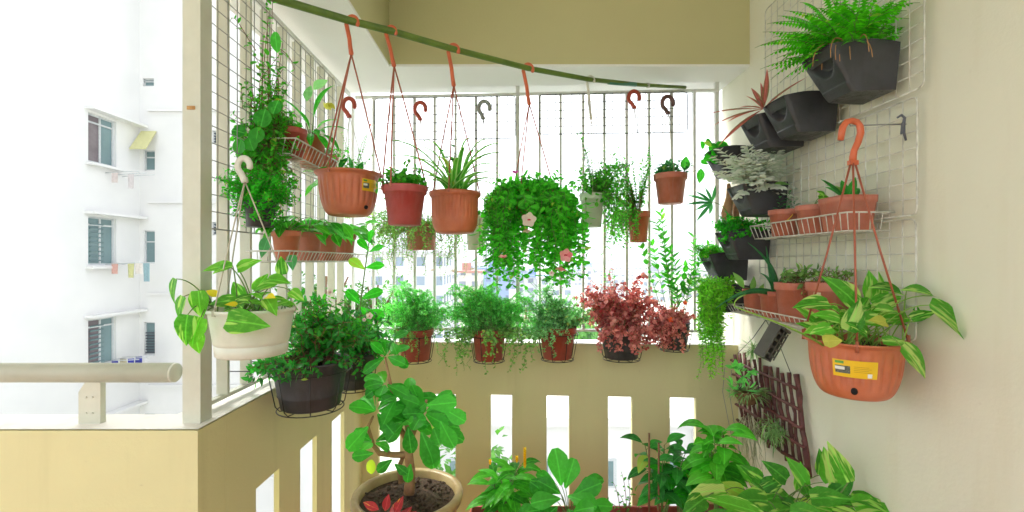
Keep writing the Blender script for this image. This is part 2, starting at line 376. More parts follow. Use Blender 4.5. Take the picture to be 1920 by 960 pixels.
# front left parapet
t = thing('solid_parapet', 'solid cream parapet at lower left below the round handrail', 'wall', (-2.6, 1.33, 0))
m = MB(); m.box2((-4.5, YN, 0), (XL, YN + .122, ZT)); m.build('panel', M['parapet'], t)
m = MB(); m.add([(-4.5, YN + .002, ZT + .004), (XL - .002, YN + .002, ZT + .004), (XL - .002, YN + .125, ZT + .004), (-4.5, YN + .125, ZT + .004)], [(0, 1, 2, 3)], smooth=False); m.build('ledge', M['ledge'], t)
# handrail
t = thing('handrail', 'round cream metal handrail above the solid parapet, ending in a flat cap', 'handrail', (-1.4, 1.322, ZT))
m = MB(); ca = Vector((-.955, 1.322, 1.183)); 
m.tube([(-4.4, 1.322, 1.183), (-2.6, 1.322, 1.183), (-.963, 1.322, 1.183)], .0275, 32); m.build('rail', M['rail'], t)
m = MB(); m.tube([(-.9628, 1.322, 1.183), (-.958, 1.322, 1.183), (-.956, 1.322, 1.183)], [.0272, .0272, .0255], 32); m.build('end_cap', M['rail'], t)
for bx in (-1.195, -2.6):
    m = MB(); w, h0, h1 = .031, ZT + .004, 1.160
    prof = [(-w, h0), (w, h0), (w, h1), (-w * .35, h1), (-w, h1 - .03)]
    vs = [(bx + a, 1.312, b) for a, b in prof] + [(bx + a, 1.330, b) for a, b in prof]
    m.add(vs, [(0, 1, 2, 3, 4), (9, 8, 7, 6, 5)] + [(i, (i + 1) % 5, 5 + (i + 1) % 5, 5 + i)[::-1] for i in range(5)], smooth=False)
    b = m.build('bracket', M['rail'], t)
    m = MB()
    for dx, dz in ((-.008, .03), (.01, .03), (-.008, .075), (.01, .075)): m.tube([(bx + dx, 1.3115, h0 + dz), (bx + dx, 1.3095, h0 + dz)], .0025, 8)
    m.build('screw', M['rail'], b)

# ============================================================ RAILINGS
ZR = 2.455
t = thing('corner_post', 'thick square cream post standing on the corner of the left parapet', 'post', (-.908, 1.34, ZT))
m = MB(); m.box2((-.934, 1.315, ZT + .004), (-.883, 1.365, 2.516)); m.build('shaft', M['rail'], t)
m = MB(); m.box((-.909, 1.3138, 1.935), (.022, .003, .010)); m.build('rust_spot', plain('rust_mark', (.55, .32, .12), .8, (.4, .2, .06), 60), t)
t = thing('side_railing', 'cream metal railing of upright flat bars above the left parapet', 'railing', (-.93, 2.0, ZT))
m = MB(); m.box2((-.938, 1.366, ZR - .008), (-.922, 2.66, ZR + .008)); m.build('top_rail', M['railw'], t)
m = MB(); m.box2((-.940, 1.366, 1.060), (-.920, 2.66, 1.072)); m.build('bottom_rail', M['rail'], t)
for y in (1.493, 1.622, 1.75, 1.878, 2.005, 2.133, 2.26, 2.388, 2.515):
    m = MB(); m.box2((-.948, y - .006, 1.073), (-.912, y + .006, ZR - .0085)); m.build('bar', M['rail'], t)
t = thing('rear_railing', 'thin grey metal railing of slim upright bars along the back', 'railing', (.15, 2.67, ZT))
def RY(x): return BY(x) + .07
def slant(mb, x0, x1, z0, z1, dy):
    mb.add([(x0, RY(x0) - dy, z0), (x1, RY(x1) - dy, z0), (x1, RY(x1) + dy, z0), (x0, RY(x0) + dy, z0),
            (x0, RY(x0) - dy, z1), (x1, RY(x1) - dy, z1), (x1, RY(x1) + dy, z1), (x0, RY(x0) + dy, z1)],
           [(0, 3, 2, 1), (4, 5, 6, 7), (0, 1, 5, 4), (2, 3, 7, 6), (0, 4, 7, 3), (1, 2, 6, 5)], smooth=False)
m = MB(); slant(m, -.92, 1.162, ZR + .002, ZR + .016, .009); m.build('top_rail', M['railw'], t)
m = MB(); slant(m, -.92, 1.162, 1.098, 1.112, .009); m.build('bottom_rail', M['railw'], t)
for px in (655, 695, 735, 775, 813, 853, 892, 932, 1012, 1051, 1093, 1132, 1173, 1214, 1255, 1296):
    x = (px - 960) * 2.665 / FPX
    m = MB(); m.box2((x - .0068, RY(x) - .012, 1.1125), (x + .0068, RY(x) + .012, ZR + .0015)); m.build('bar', M['railw'], t)
for px in (971, 1340):
    x = (px - 960) * 2.66 / FPX
    m = MB(); m.box2((x - .011, RY(x) + .010, ZT + .004), (x + .011, RY(x) + .032, 2.516)); m.build('post', M['railw'], t)

def wire_grid(name, label, axis, c, u0, u1, z0, z1, du, dz, mat, r=.0017, group=None, cfun=None):
    cf = cfun or (lambda u: c)
    def pt(u, z, o=0): return (cf(u) + o, u, z) if axis == 'x' else (u, cf(u) + o, z)
    t = thing(name, label, 'wire grid', pt((u0 + u1) / 2, z0), group)
    m = MB(); k = .018
    loop = [pt(u0 + k, z0), pt(u1 - k, z0), pt(u1 - .005, z0 + .005), pt(u1, z0 + k), pt(u1, z1 - k), pt(u1 - .005, z1 - .005), pt(u1 - k, z1), pt(u0 + k, z1), pt(u0 + .005, z1 - .005), pt(u0, z1 - k), pt(u0, z0 + k), pt(u0 + .005, z0 + .005), pt(u0 + k, z0)]
    m.tube(loop, r * 1.5, 6); m.build('frame', mat, t)
    m = MB(); nu = max(2, round((u1 - u0) / du)); nz = max(2, round((z1 - z0) / dz))
    for i in range(1, nu): u = lerp(u0, u1, i / nu); m.tube([pt(u, z0), pt(u, z1)], r, 5)
    for j in range(1, nz): z = lerp(z0, z1, j / nz); m.tube([pt(u0, z, .003), pt(u1, z, .003)], r, 5)
    m.build('mesh_wires', mat, t); return t
wire_grid('wire_grid', 'tall white wire grid tied inside the left railing beside the climbing vine', 'x', -.902, 1.372, 2.38, 1.598, 2.42, .05, .052, M['wirew'], .0016)
GB = 'wire grids tied to the rear railing'
wire_grid('wire_grid', 'low white wire grid tied to the rear railing, left of the tall thin rear post', 'y', 0, -.80, .02, 2.205, 2.448, .045, .05, M['wirer'], .0018, GB, lambda x: RY(x) - .022)
wire_grid('wire_grid', 'low white wire grid tied to the rear railing, right of the tall thin rear post', 'y', 0, .155, .985, 2.225, 2.452, .045, .05, M['wirer'], .0018, GB, lambda x: RY(x) - .022)
GR = 'wire grids on the cream wall'
wire_grid('wire_grid', 'topmost white wire grid on the cream wall behind the fern planter', 'x', 1.212, 1.364, 2.22, 2.015, 2.70, .05, .05, M['wire'], .0019, GR)
wire_grid('wire_grid', 'middle white wire grid on the cream wall, behind the orange hook', 'x', 1.212, 1.388, 2.25, 1.640, 1.995, .05, .05, M['wire'], .0019, GR)
wire_grid('wire_grid', 'lowest white wire grid on the cream wall, behind the pothos basket', 'x', 1.212, 1.392, 2.27, 1.26, 1.628, .05, .05, M['wire'], .0019, GR)

# ============================================================ THE WORLD OUTSIDE
M['bwall'] = plain('white_block_paint', (.72, .71, .70), .8, (.66, .655, .65), .6)
M['pane'] = plain('window_glass', (.13, .20, .21), .25, (.17, .26, .27), .8)
M['pane2'] = plain('curtained_glass', (.14, .11, .12), .35, (.2, .17, .18), 3)
M['bframe'] = plain('window_frame', (.55, .57, .58), .5)
M['awn'] = plain('yellow_awning', (.62, .60, .30), .7)
M['ground'] = plain('ground_cover', (.34, .38, .28), .9, (.46, .45, .41), .02)
m = MB(); m.add([(-3500, -600, -14), (3500, -600, -14), (3500, 3400, -14), (-3500, 3400, -14)], [(0, 1, 2, 3)], smooth=False); struct(m.build('ground', M['ground']))
# facing block on the left
t = thing('apartment_block', 'white apartment block facing the balcony on the left with stacked windows', 'building', (-11.4, 12, -14))
XB, YB = -11.4, 14.2
rows = [5.52 - 2.8 * k for k in range(6)]
sw = [(12.48, 13.37, z - 1.32, z) for z in rows]
m = MB(); holed(m, 5.0, YB, -14, 12.0, sw, lambda u, v, w: (XB - .25 * w, u, v)); m.build('wall', M['bwall'], t)
fw = []
for k, z in enumerate(rows):
    a = z - .62 if k == 0 else z - .28
    fw.append((-11.27, -10.93, a - (.62 if k == 0 else 1.0), a)); fw.append((-9.17, -8.86, z - .42, z - .02))
fw.append((-11.30, -10.96, 6.86, 7.10)); m = MB(); holed(m, XB, -6.6, -14, 12.0, fw, lambda u, v, w: (u, YB + .22 * w, v)); m.build('wall', M['bwall'], t)
m = MB(); m.box2((XB - 4, 5.0, 12.002), (XB + .12, YB + 4, 12.2)); m.box2((XB + .121, YB - .12, 12.002), (-6.4, YB + 5, 12.2)); m.build('roof', M['bwall'], t)
m = MB(); m.box2((-6.85, YB + .222, -14), (-6.6, YB + 7, 12.0)); m.build('end_wall', M['bwall'], t)
for k, z in enumerate(rows):
    y0, y1, z0, z1 = sw[k]; x = XB - .10
    m = MB()
    for a in (y0 + .02, (y0 + y1) / 2, y1 - .02): m.box((x, a, (z0 + z1) / 2), (.05, .05, z1 - z0 - .004))
    for b in (z0 + .02, z1 - .02, z1 - .22): m.box((x - .001, (y0 + y1) / 2, b), (.044, y1 - y0 - .004, .045))
    fr = m.build('window', M['bframe'], t)
    m = MB(); m.box2((x - .012, y0 + .03, z0 + .03), (x - .006, (y0 + y1) / 2 - .02, z1 - .03)); m.build('pane', M['pane2'] if k % 2 == 0 else M['pane'], fr)
    m = MB(); m.box2((x - .012, (y0 + y1) / 2 + .02, z0 + .03), (x - .006, y1 - .03, z1 - .03)); m.build('pane', M['pane'], fr)
    if k in (1, 2):
        m = MB()
        for j in range(9): m.box((x + .02, y0 + .5 * (y1 - y0) - .10, z0 + .12 + j * .125), (.02, .42, .05), Matrix.Rotation(.5, 3, 'Y'))
        m.build('louvre', M['pane'], fr)
    m = MB(); m.box2((XB + .001, y0 - .12, z1 + .06), (XB + .28, YB - .02, z1 + .13)); m.build('hood', M['bwall'], t)
    m = MB(); m.box2((XB + .001, y0 - .08, z0 - .10), (XB + .2, y1 + .1, z0 - .04)); m.build('sill', M['bwall'], t)
    m = MB(); m.box2((XB + .30, YB - .10, z + .55), (-6.6, YB - .001, z + .62)); m.build('string_course', M['bwall'], t)
for i, (a, b, z0, z1) in enumerate(fw):
    m = MB(); y = YB + .07
    for q in (a + .018, b - .018): m.box((q, y, (z0 + z1) / 2), (.036, .04, z1 - z0 - .004))
    for q in (z0 + .018, z1 - .018, lerp(z0, z1, .66)): m.box(((a + b) / 2, y - .001, q), (b - a - .004, .038, .036))
    fr = m.build('window', M['bframe'], t)
    m = MB(); m.box2((a + .02, y + .01, z0 + .02), (b - .02, y + .016, z1 - .02)); m.build('pane', M['pane'], fr)
    if i % 2 == 1 or i == 4:
        m = MB()
        for j in range(4 if i != 4 else 8): m.box(((a + b) / 2, y - .03, z0 + .07 + j * .085), (b - a - .06, .02, .035))
        m.build('louvre', plain('dark_louvre', (.06, .07, .09), .5), fr)
m = MB(); m.add([(-11.33, YB - .03, 5.48), (-10.86, YB - .03, 5.48), (-10.84, YB - .46, 4.86), (-11.33, YB - .46, 4.86), (-11.33, YB - .03, 5.44), (-10.86, YB - .03, 5.44), (-10.84, YB - .46, 4.82), (-11.33, YB - .46, 4.82)],
                [(0, 1, 2, 3), (7, 6, 5, 4), (0, 4, 5, 1), (2, 6, 7, 3), (1, 5, 6, 2), (0, 3, 7, 4)], smooth=False); m.build('awning', M['awn'], t)
# laundry poles
def laundry(z, label, cols):
    tt = thing('laundry_rack', label, 'laundry', (XB + .3, 13.2, z), 'laundry hung below the windows of the white block')
    m = MB()
    for k in range(3): m.tube([(XB + .01, 13.0 + k * .28, z), (XB + .95, 13.0 + k * .28, z + .05)], .012, 6)
    m.build('pole', M['bframe'], tt)
    for k, c in enumerate(cols):
        m = MB(); x0 = XB + .18 + .22 * (k % 4); y = 13.0 + .28 * (k % 3); n = 5; vs = []
        for i in range(n + 1):
            for j in range(4): vs.append((x0 + .19 * i / n, y + .03 * math.sin(i * 2.1 + k) * (j / 3), z + .03 - (.30 + .12 * ((k * 7) % 3)) * j / 3))
        m.add(vs, [(i * 4 + j, i * 4 + j + 1, i * 4 + j + 5, i * 4 + j + 4) for i in range(n) for j in range(3)])
        m.build('garment', plain('cloth', c, .9), tt)
laundry(-1.30, 'blue and white laundry on poles below the third window of the white block', [(.02, .03, .30), (.03, .04, .35), (.7, .7, .7), (.02, .03, .22), (.5, .45, .3), (.04, .05, .35)])
laundry(1.42, 'small pale and yellow laundry below the second window of the white block', [(.6, .35, .3), (.6, .6, .3), (.3, .45, .5), (.65, .6, .55)])
laundry(3.98, 'small grey laundry below the topmost window of the white block', [(.6, .52, .5), (.65, .6, .6)])

def fab(name, c, win):
    mt, n, l, p = newmat(name); p.inputs['Roughness'].default_value = .8
    br = n.new('ShaderNodeTexBrick'); br.offset = 0; br.inputs['Scale'].default_value = 1
    br.inputs['Brick Width'].default_value = 3.2; br.inputs['Row Height'].default_value = 2.9; br.inputs['Mortar Size'].default_value = .75; br.inputs['Mortar Smooth'].default_value = 0
    br.inputs['Color1'].default_value = (*win, 1); br.inputs['Color2'].default_value = (*[w * 1.6 for w in win], 1); br.inputs['Mortar'].default_value = (*c, 1)
    g = n.new('ShaderNodeNewGeometry'); sp = n.new('ShaderNodeSeparateXYZ'); l.new(g.outputs['Position'], sp.inputs[0])
    ad = n.new('ShaderNodeMath'); ad.operation = 'ADD'; l.new(sp.outputs[0], ad.inputs[0]); l.new(sp.outputs[1], ad.inputs[1])
    cb = n.new('ShaderNodeCombineXYZ'); l.new(ad.outputs[0], cb.inputs[0]); l.new(sp.outputs[2], cb.inputs[1]); l.new(cb.outputs[0], br.inputs['Vector'])
    l.new(br.outputs['Color'], p.inputs['Base Color']); return mt
FB = [fab('white_facade', (.66, .66, .66), (.16, .2, .26)), fab('blue_facade', (.22, .32, .52), (.08, .12, .22)), fab('grey_facade', (.48, .50, .54), (.12, .14, .2)), fab('cream_facade', (.62, .56, .46), (.14, .16, .2))]
RM = [plain('roof_pale', (.55, .55, .55), .9), plain('roof_blue', (.20, .30, .50), .8), plain('roof_red', (.45, .2, .14), .9), plain('roof_grey', (.35, .37, .42), .9)]
CG = 'far buildings seen through the rear railing'
specs = [ # px centre, y of roof, distance, width m, depth, facade, roof, label
 (748, 478, 70, 13, 12, 0, 0, 'plain white block at the far left of the town view, nearest the side railing'),
 (800, 520, 95, 10, 14, 0, 3, 'low white building behind the leftmost feathery pot'),
 (905, 492, 230, 14, 12, 2, 0, 'grey tower left of the trailing flower basket'),
 (925, 505, 150, 10, 12, 1, 1, 'small blue building just left of the trailing flower basket'),
 (872, 512, 120, 8, 12, 3, 2, 'cream building with a red roof behind the middle feathery pot'),
 (968, 508, 260, 22, 16, 1, 3, 'wide blue block below the trailing flower basket'),
 (1000, 520, 140, 9, 10, 2, 1, 'grey building with a blue roof below the trailing flower basket'),
 (1045, 524, 130, 10, 10, 0, 0, 'squat white building below the pink flowers'),
 (1075, 512, 300, 24, 18, 2, 3, 'broad grey block right of the pink flowers, far off'),
 (1103, 494, 420, 20, 16, 1, 1, 'tall blue tower left of the rear climbing sprig'),
 (1125, 505, 240, 14, 16, 2, 0, 'grey tower with pale roof left of the red plant'),
 (1152, 516, 200, 12, 16, 0, 0, 'white block just behind the left edge of the red plant'),
 (1190, 500, 380, 40, 20, 0, 0, 'long white slab above the red plant'),
 (1234, 512, 180, 12, 12, 0, 3, 'white block with grey roof right of the red plant'),
 (1275, 506, 260, 30, 20, 2, 0, 'wide pale grey block behind the tall opposite-leaved stems'),
 (1320, 514, 200, 20, 14, 3, 0, 'cream block at the right end of the town view'),
]
for px, py, Y, w, d, f, rf, lab in specs:
    c = P(px, py, Y); t = thing('town_building', lab, 'building', (c.x, Y, -14), CG)
    m = MB(); m.box2((c.x - w / 2, Y, -14), (c.x + w / 2, Y + d, c.z)); m.build('body', FB[f], t)
    m = MB(); m.box2((c.x - w / 2 - .4, Y - .4, c.z + .01), (c.x + w / 2 + .4, Y + d + .4, c.z + .6)); m.box2((c.x - w * .15, Y + d * .3, c.z + .6), (c.x + w * .12, Y + d * .6, c.z + 2.6)); m.build('roof', RM[rf], t)
# low white buildings seen through the slots
for i, (x, y, w, d, h, lab) in enumerate([(1.8, 16, 9.0, 9, 9.9, 'white low building glimpsed through the middle wall slots'), (9.8, 15, 6.6, 9, 9.4, 'white low building glimpsed through the right wall slot')]):
    t = thing('annex', lab, 'building', (x, y, -14), 'low white buildings below the balcony')
    m = MB(); m.box2((x - w / 2, y, -14), (x + w / 2, y + d, -14 + h)); m.build('wall', M['bwall'], t)
    m = MB(); m.box2((x - w / 2 - .3, y - .3, -13.99 + h), (x + w / 2 + .3, y + d + .3, -13.7 + h)); m.build('roof', M['bwall'], t)
    for fl in range(3):
        for k in range(4):
            mm = MB(); xx = x - w / 2 + w * (k + .5) / 4; zz = -14 + h - 1.2 - fl * 2.7
            mm.box((xx, y - .01, zz - .5), (w / 4 * .6, .06, 1.0)); fr = mm.build('window', M['bframe'], t)
            mm = MB(); mm.box((xx, y - .045, zz - .5), (w / 4 * .5, .01, .85)); mm.build('pane', M['pane'], fr)
# hills
m = MB(); n = 60; vs = []
for i in range(n + 1):
    x = -1400 + 3600 * i / n
    h = 52 + 16 * math.sin(i * .37) + 8 * math.sin(i * 1.1 + 1) + 3 * math.sin(i * 2.9)
    vs += [(x, 2300, -14), (x, 2420, h * .72), (x, 2620, h), (x, 3100, -14)]
m.add(vs, [(i * 4 + j, i * 4 + j + 1, i * 4 + j + 5, i * 4 + j + 4) for i in range(n) for j in range(3)]); struct(m.build('hills', plain('wooded_hills', (.05, .09, .05), .95, (.07, .10, .06), .01)))
# trees outside
def tree(x, y, z0, z1, rad, label, n=900, leaf=.28):
    t = thing('tree', label, 'tree', (x, y, z0), 'trees growing below the balcony')
    m = MB(); top = z1 - rad * .9
    m.tube([(x, y, z0), (x + .1, y, (z0 + top) / 2), (x, y, top), (x + .1, y, z1 - rad * .3)], [rad * .12, rad * .09, rad * .06, rad * .02], 8)
    for k in range(7):
        a = k * 2.4; m.tube([(x, y, top - rad * .3), (x + math.cos(a) * rad * .35, y + math.sin(a) * rad * .35, top + rad * .1), (x + math.cos(a) * rad * .7, y + math.sin(a) * rad * .7, top + rad * .3 * (k % 3))], [rad * .045, rad * .03, rad * .012], 6)
    m.build('trunk', M['bstem'], t)
    m = MB(); cl = []
    for k in range(26):
        a = rs.uniform(0, 6.28); e = rs.uniform(-.5, 1); q = rad * rs.uniform(.45, .8)
        cl.append((Vector((x + math.cos(a) * q * math.cos(e), y + math.sin(a) * q * math.cos(e), z1 - rad + math.sin(e) * q * .85)), rad * rs.uniform(.22, .4)))
    for k in range(n):
        c, r_ = cl[k % 26]; v = Vector((rs.gauss(0, 1), rs.gauss(0, 1), rs.gauss(0, 1))).normalized()
        p = c + v * r_ * rs.uniform(.5, 1); d = (v + Vector((rs.gauss(0, .4), rs.gauss(0, .4), -.3))).normalized()
        m.leaf(p, d, (0, 0, 1), leaf * rs.uniform(.7, 1.2), leaf * .55, 'ovate', 2, .5, .1)
    m.build('crown', M['l_tree'], t)
tree(-5.1, 12.5, -14, 1.55, 1.5, 'bright green tree beyond the left railing, below the shelf of small pots', 2200, .17)
tree(-3.85, 13.0, -14, 1.2, 1.2, 'smaller bright green tree just right of the taller one beyond the left railing', 1700, .16)
tree(-.9, 8.0, -14, -1.3, 1.5, 'green tree seen through the slot beside the big clay pot', 1500, .2)
for i, (px, py, Y, r_, lab) in enumerate([(925, 556, 46, 4, 'round pale tree behind the middle feathery pot'), (985, 552, 52, 5, 'leftmost of the pale trees below the trailing flower basket'), (1055, 556, 44, 4, 'rightmost of the pale trees below the trailing flower basket'), (1100, 560, 60, 4.5, 'pale tree behind the gap left of the red plant')]):
    c = P(px, py, Y); tree(c.x, Y, -14, c.z, r_, lab, 900, .7)

# the air: thin even haze round the whole scene
hm = bpy.data.materials.new('haze_air'); hm.use_nodes = True; hn = hm.node_tree.nodes; hn.remove(hn['Principled BSDF'])
pv = hn.new('ShaderNodeVolumePrincipled'); pv.inputs['Color'].default_value = (.86, .92, 1, 1); pv.inputs['Density'].default_value = .0011; pv.inputs['Anisotropy'].default_value = .2
hm.node_tree.links.new(pv.outputs[0], hn['Material Output'].inputs['Volume'])
m = MB(); m.box2((-3520, -620, -15), (3520, 3420, 130)); o = m.build('haze', hm); o['kind'] = 'stuff'

# ============================================================ PLANT KIT
def bez(a, c, b, n=8):
    a, c, b = Vector(a), Vector(c), Vector(b)
    return [a * (1 - t) ** 2 + c * 2 * t * (1 - t) + b * t * t for t in [i / n for i in range(n + 1)]]
def bez3(a, c, d, b, n=10):
    a, c, d, b = map(Vector, (a, c, d, b))
    return [a * (1 - t) ** 3 + c * 3 * t * (1 - t) ** 2 + d * 3 * t * t * (1 - t) + b * t ** 3 for t in [i / n for i in range(n + 1)]]
def at(pts, t):
    x = max(0, min(.9999, t)) * (len(pts) - 1); i = int(x); f = x - i
    return pts[i].lerp(pts[i + 1], f), (pts[i + 1] - pts[i]).normalized()
def plen(pts): return sum((pts[i + 1] - pts[i]).length for i in range(len(pts) - 1))
UP = Vector((0, 0, 1))
def stemleaves(Lm, Sm, pts, node, L, W, shape='ovate', mode='alt', t0=.2, ang=60, r=(.0016, .0008), droop=.5, fold=.15, up=.4, jit=.25, taper=.75, seg=4, pet=0.0, sides=5):
    """a stem along pts with leaves set at nodes; up bends leaves to face the light"""
    if Sm is not None: Sm.tube(pts, list(r) if len(pts) > 2 else r[0], sides, rnd=rs.random())
    ln = plen(pts); n = max(1, int(ln * (1 - t0) / node)); ph = rs.uniform(0, 6.28)
    for i in range(n + 1):
        t = t0 + (1 - t0) * i / n
        p, T = at(pts, t)
        A0 = T.orthogonal().normalized()
        if mode == 'alt': angs = [ph + i * 2.4]
        elif mode == 'opp': angs = [ph + i * 1.57, ph + i * 1.57 + math.pi]
        elif mode == 'whorl': angs = [ph + i * 1.0 + k * 2.09 for k in range(3)]
        elif mode == 'flat':
            s = T.cross(UP); A0 = (s if s.length > .1 else T.orthogonal()).normalized(); angs = [0, math.pi]
        sc = 1 - (1 - taper) * t
        for a in angs:
            A = Matrix.Rotation(a + rs.uniform(-jit, jit), 3, T) @ A0
            th = R(ang + rs.uniform(-12, 12))
            d = T * math.cos(th) + A * math.sin(th); nn = T * math.sin(th) - A * math.cos(th)
            nn = (nn + UP * up * 2).normalized()
            d = (d + Vector((rs.gauss(0, jit * .4), rs.gauss(0, jit * .4), rs.gauss(0, jit * .3)))).normalized()
            s = sc * rs.uniform(.55, 1.25); q = p
            if pet:
                q = p + d * pet * s
                if Sm is not None: Sm.tube([p, q], .0009, 4, cap=False)
            Lm.leaf(q, d, nn, L * s, W * s, shape, seg, droop * rs.uniform(.4, 1.5), fold)
def bush(Lm, Sm, base, c, rad, n, node, L, W, base_r=.03, arch=.4, wob=.035, **k):
    base = Vector(base); c = Vector(c); h1, h2 = rs.uniform(0, 6.28), rs.uniform(0, 6.28)
    for i in range(n):
        v = Vector((rs.gauss(0, 1), rs.gauss(0, 1), rs.gauss(0, 1))).normalized() * (rs.random() ** .4)
        az = math.atan2(v.z, v.x); v *= 1 + .20 * math.sin(3 * az + h1) + .16 * math.sin(7 * az + h2)
        tip = c + Vector((v.x * rad[0], v.y * rad[1], v.z * rad[2]))
        a = rs.uniform(0, 6.28); q = base_r * math.sqrt(rs.random())
        b = base + Vector((math.cos(a) * q, math.sin(a) * q, 0))
        ctrl = b.lerp(tip, .45) + Vector((0, 0, arch * (tip - b).length))
        pts = bez(b, ctrl, tip, 8); wv = wob * (tip - b).length
        for j in range(2, 9): pts[j] = pts[j] + Vector((rs.gauss(0, wv), rs.gauss(0, wv), rs.gauss(0, wv)))
        stemleaves(Lm, Sm, pts, node, L, W, **k)
def trail(Lm, Sm, base, rim_r, z_end, ang, node, L, W, out=.03, **k):
    base = Vector(base); ca, sa = math.cos(ang), math.sin(ang)
    r2 = rim_r + out
    end = base + Vector((ca * r2 * rs.uniform(.85, 1.25), sa * r2 * rs.uniform(.85, 1.25), 0)); end.z = z_end
    h = max(.02, base.z - z_end)
    pts = bez3(base, base + Vector((ca * r2 * .9, sa * r2 * .9, .07)), Vector((base.x + ca * r2 * 1.3, base.y + sa * r2 * 1.3, base.z - h * .3)), end, 12)
    for i in range(4, 12): pts[i] = pts[i] + Vector((rs.gauss(0, .010), rs.gauss(0, .010), 0))
    stemleaves(Lm, Sm, pts, node, L, W, **k)
def flower(mb, mc, p, d, r, n=5):
    d = Vector(d).normalized(); a0 = d.orthogonal().normalized()
    for k in range(n):
        a = Matrix.Rotation(6.283 * k / n, 3, d) @ a0
        mb.leaf(p, (a + d * .25), d, r, r * .85, 'obov', 3, -.3, .1)
    if mc is not None: mc.lathe([(r * .22, -.001), (r * .2, r * .1), (.0004, r * .16)], Vector(p) + d * .001, 8)

# ------------------------------------------------------------ pots
def soil_disc(mb, c, r, amp=.006, sx=1, sy=1):
    c = Vector(c); N = 10; K = 28; vs = [c + Vector((0, 0, amp))]
    for j in range(1, N + 1):
        for k in range(K):
            a = 6.283 * k / K; q = r * j / N
            vs.append(c + Vector((q * sx * math.cos(a), q * sy * math.sin(a), (rs.uniform(-1, 1) * amp if j < N else -amp * .4))))
    fs = [(0, 1 + k, 1 + (k + 1) % K) for k in range(K)]
    fs += [(1 + (j - 1) * K + k, 1 + j * K + k, 1 + j * K + (k + 1) % K, 1 + (j - 1) * K + (k + 1) % K) for j in range(1, N) for k in range(K)]
    mb.add(vs, fs)
def pot_mesh(c, rt, rb, h, style='std'):
    """c = bottom centre"""
    m = MB(); th = max(.003, rt * .035)
    if style == 'std':
        lip = h * .20
        prof = [(rb * .93, 0), (rb, .003), (lerp(rb, rt * .90, .96), h - lip), (rt * .965, h - lip + .001), (rt * .985, h - lip + .004), (rt, h - .004), (rt, h), (rt - th, h), (rt - th * 1.6, h * .84)]
        m.lathe(prof, c, 48)
    elif style == 'rings':
        prof = [(rb * .95, 0), (rb, .004), (rb + (rt - rb) * .22, h * .26), (rb + (rt - rb) * .22 + .004, h * .28), (rb + (rt - rb) * .24 + .003, h * .31), (rb + (rt - rb) * .7, h * .74), (rt * .955, h * .77), (rt * .96, h * .93), (rt, h * .945), (rt + .002, h * .985), (rt - .001, h), (rt - th, h), (rt - th * 1.5, h * .84)]
        m.lathe(prof, c, 56)
    elif style == 'bowl':
        K = 18; prof = []
        for i in range(19):
            u = i / 18; a = u * math.pi / 2
            prof.append((lerp(rb, rt * .93, math.sin(a) ** .85), h * .90 * (1 - math.cos(a)) ** .95 if i else 0))
        prof[0] = (rb * .8, 0)
        n0 = len(prof)
        prof += [(rt * .945, h * .92), (rt * 1.0, h * .945), (rt * 1.045, h * .975), (rt * 1.05, h), (rt * .99, h), (rt * .94, h * .93), (rt * .9, h * .8)]
        def mod(an, j, z):
            w = math.sin(math.pi * min(1, max(0, (z / h - .16) / .74))) if j < n0 else 0
            return 1 - .05 * max(0, w) * (0.5 - .5 * math.cos(an * 26)) ** 2
        m.lathe(prof, c, 240, mod=mod)
    elif style == 'bell':
        prof = [(rb * .85, 0), (rb, .004)]
        for i in range(1, 9):
            u = i / 8; prof.append((lerp(rb, rt * .90, math.sin(u * math.pi / 2) ** .9), h * .34 * u ** 1.2))
        prof += [(rt * .90, h * .36), (rt * .915, h * .40), (rt * .935, h * .86), (rt * .955, h * .88), (rt, h * .90), (rt * 1.02, h * .94), (rt * 1.02, h), (rt * .95, h), (rt * .9, h * .85)]
        def mod(an, j, z): return 1 - .025 * (0.5 - .5 * math.cos(an * 34)) ** 2 if .38 < z / h < .87 else 1
        m.lathe(prof, c, 216, mod=mod)
    return m
def hook_mesh(top, bottom, r, thick=.006, gap=-1, plane=(1, 0, 0)):
    """question-mark plastic hook; top = underside of the rail it hangs on"""
    m = MB(); top = Vector(top); bottom = Vector(bottom); X = Vector(plane).normalized(); pts = []
    cc = top - Vector((0, 0, r * .55))
    for i in range(15):
        a = R(205) - R(232) * i / 14
        pts.append(cc + X * (math.cos(a) * r * -gap * -1) + Vector((0, 0, math.sin(a) * r * 1.25)))
    last = pts[-1]
    pts += [last.lerp(bottom, .45) + X * (r * .10), last.lerp(bottom, .75), bottom]
    rr = [thick * .7] + [thick] * (len(pts) - 2) + [thick * 1.15]
    m.tube(pts, rr, 8, flat=1.5)
    m.lathe([(thick * 1.3, -.004), (thick * 1.5, 0), (thick * 1.1, .012)], bottom, 10)
    return m
def hanger(root, hook_top, pot_rim_c, rim_r, hookm, cordm, hl=.09, hr=.018, thick=.005, cord=.0031, angs=(0.5, 2.6, 4.7), plane=(1, 0, 0), gap=-1, clip=True):
    top = Vector(hook_top); bot = top - Vector((0, 0, hl)); c = Vector(pot_rim_c)
    d = Vector((c.x - top.x, c.y - top.y, 0)); bot += d * (hl / max(.1, (top.z - c.z)))
    hk = hook_mesh(top, bot, hr, thick, gap, plane); hk.build('hook', hookm, root)
    for a in angs:
        m = MB(); e = c + Vector((math.cos(a) * rim_r, math.sin(a) * rim_r, -.002))
        mid = bot.lerp(e, .5) + Vector((math.cos(a), math.sin(a), 0)) * .004
        m.tube(bez(bot, mid, e, 6), cord, 6)
        if clip: m.box(e + Vector((0, 0, -.004)), (.008, .008, .016))
        m.build('strap', cordm, root)
POTG = {}
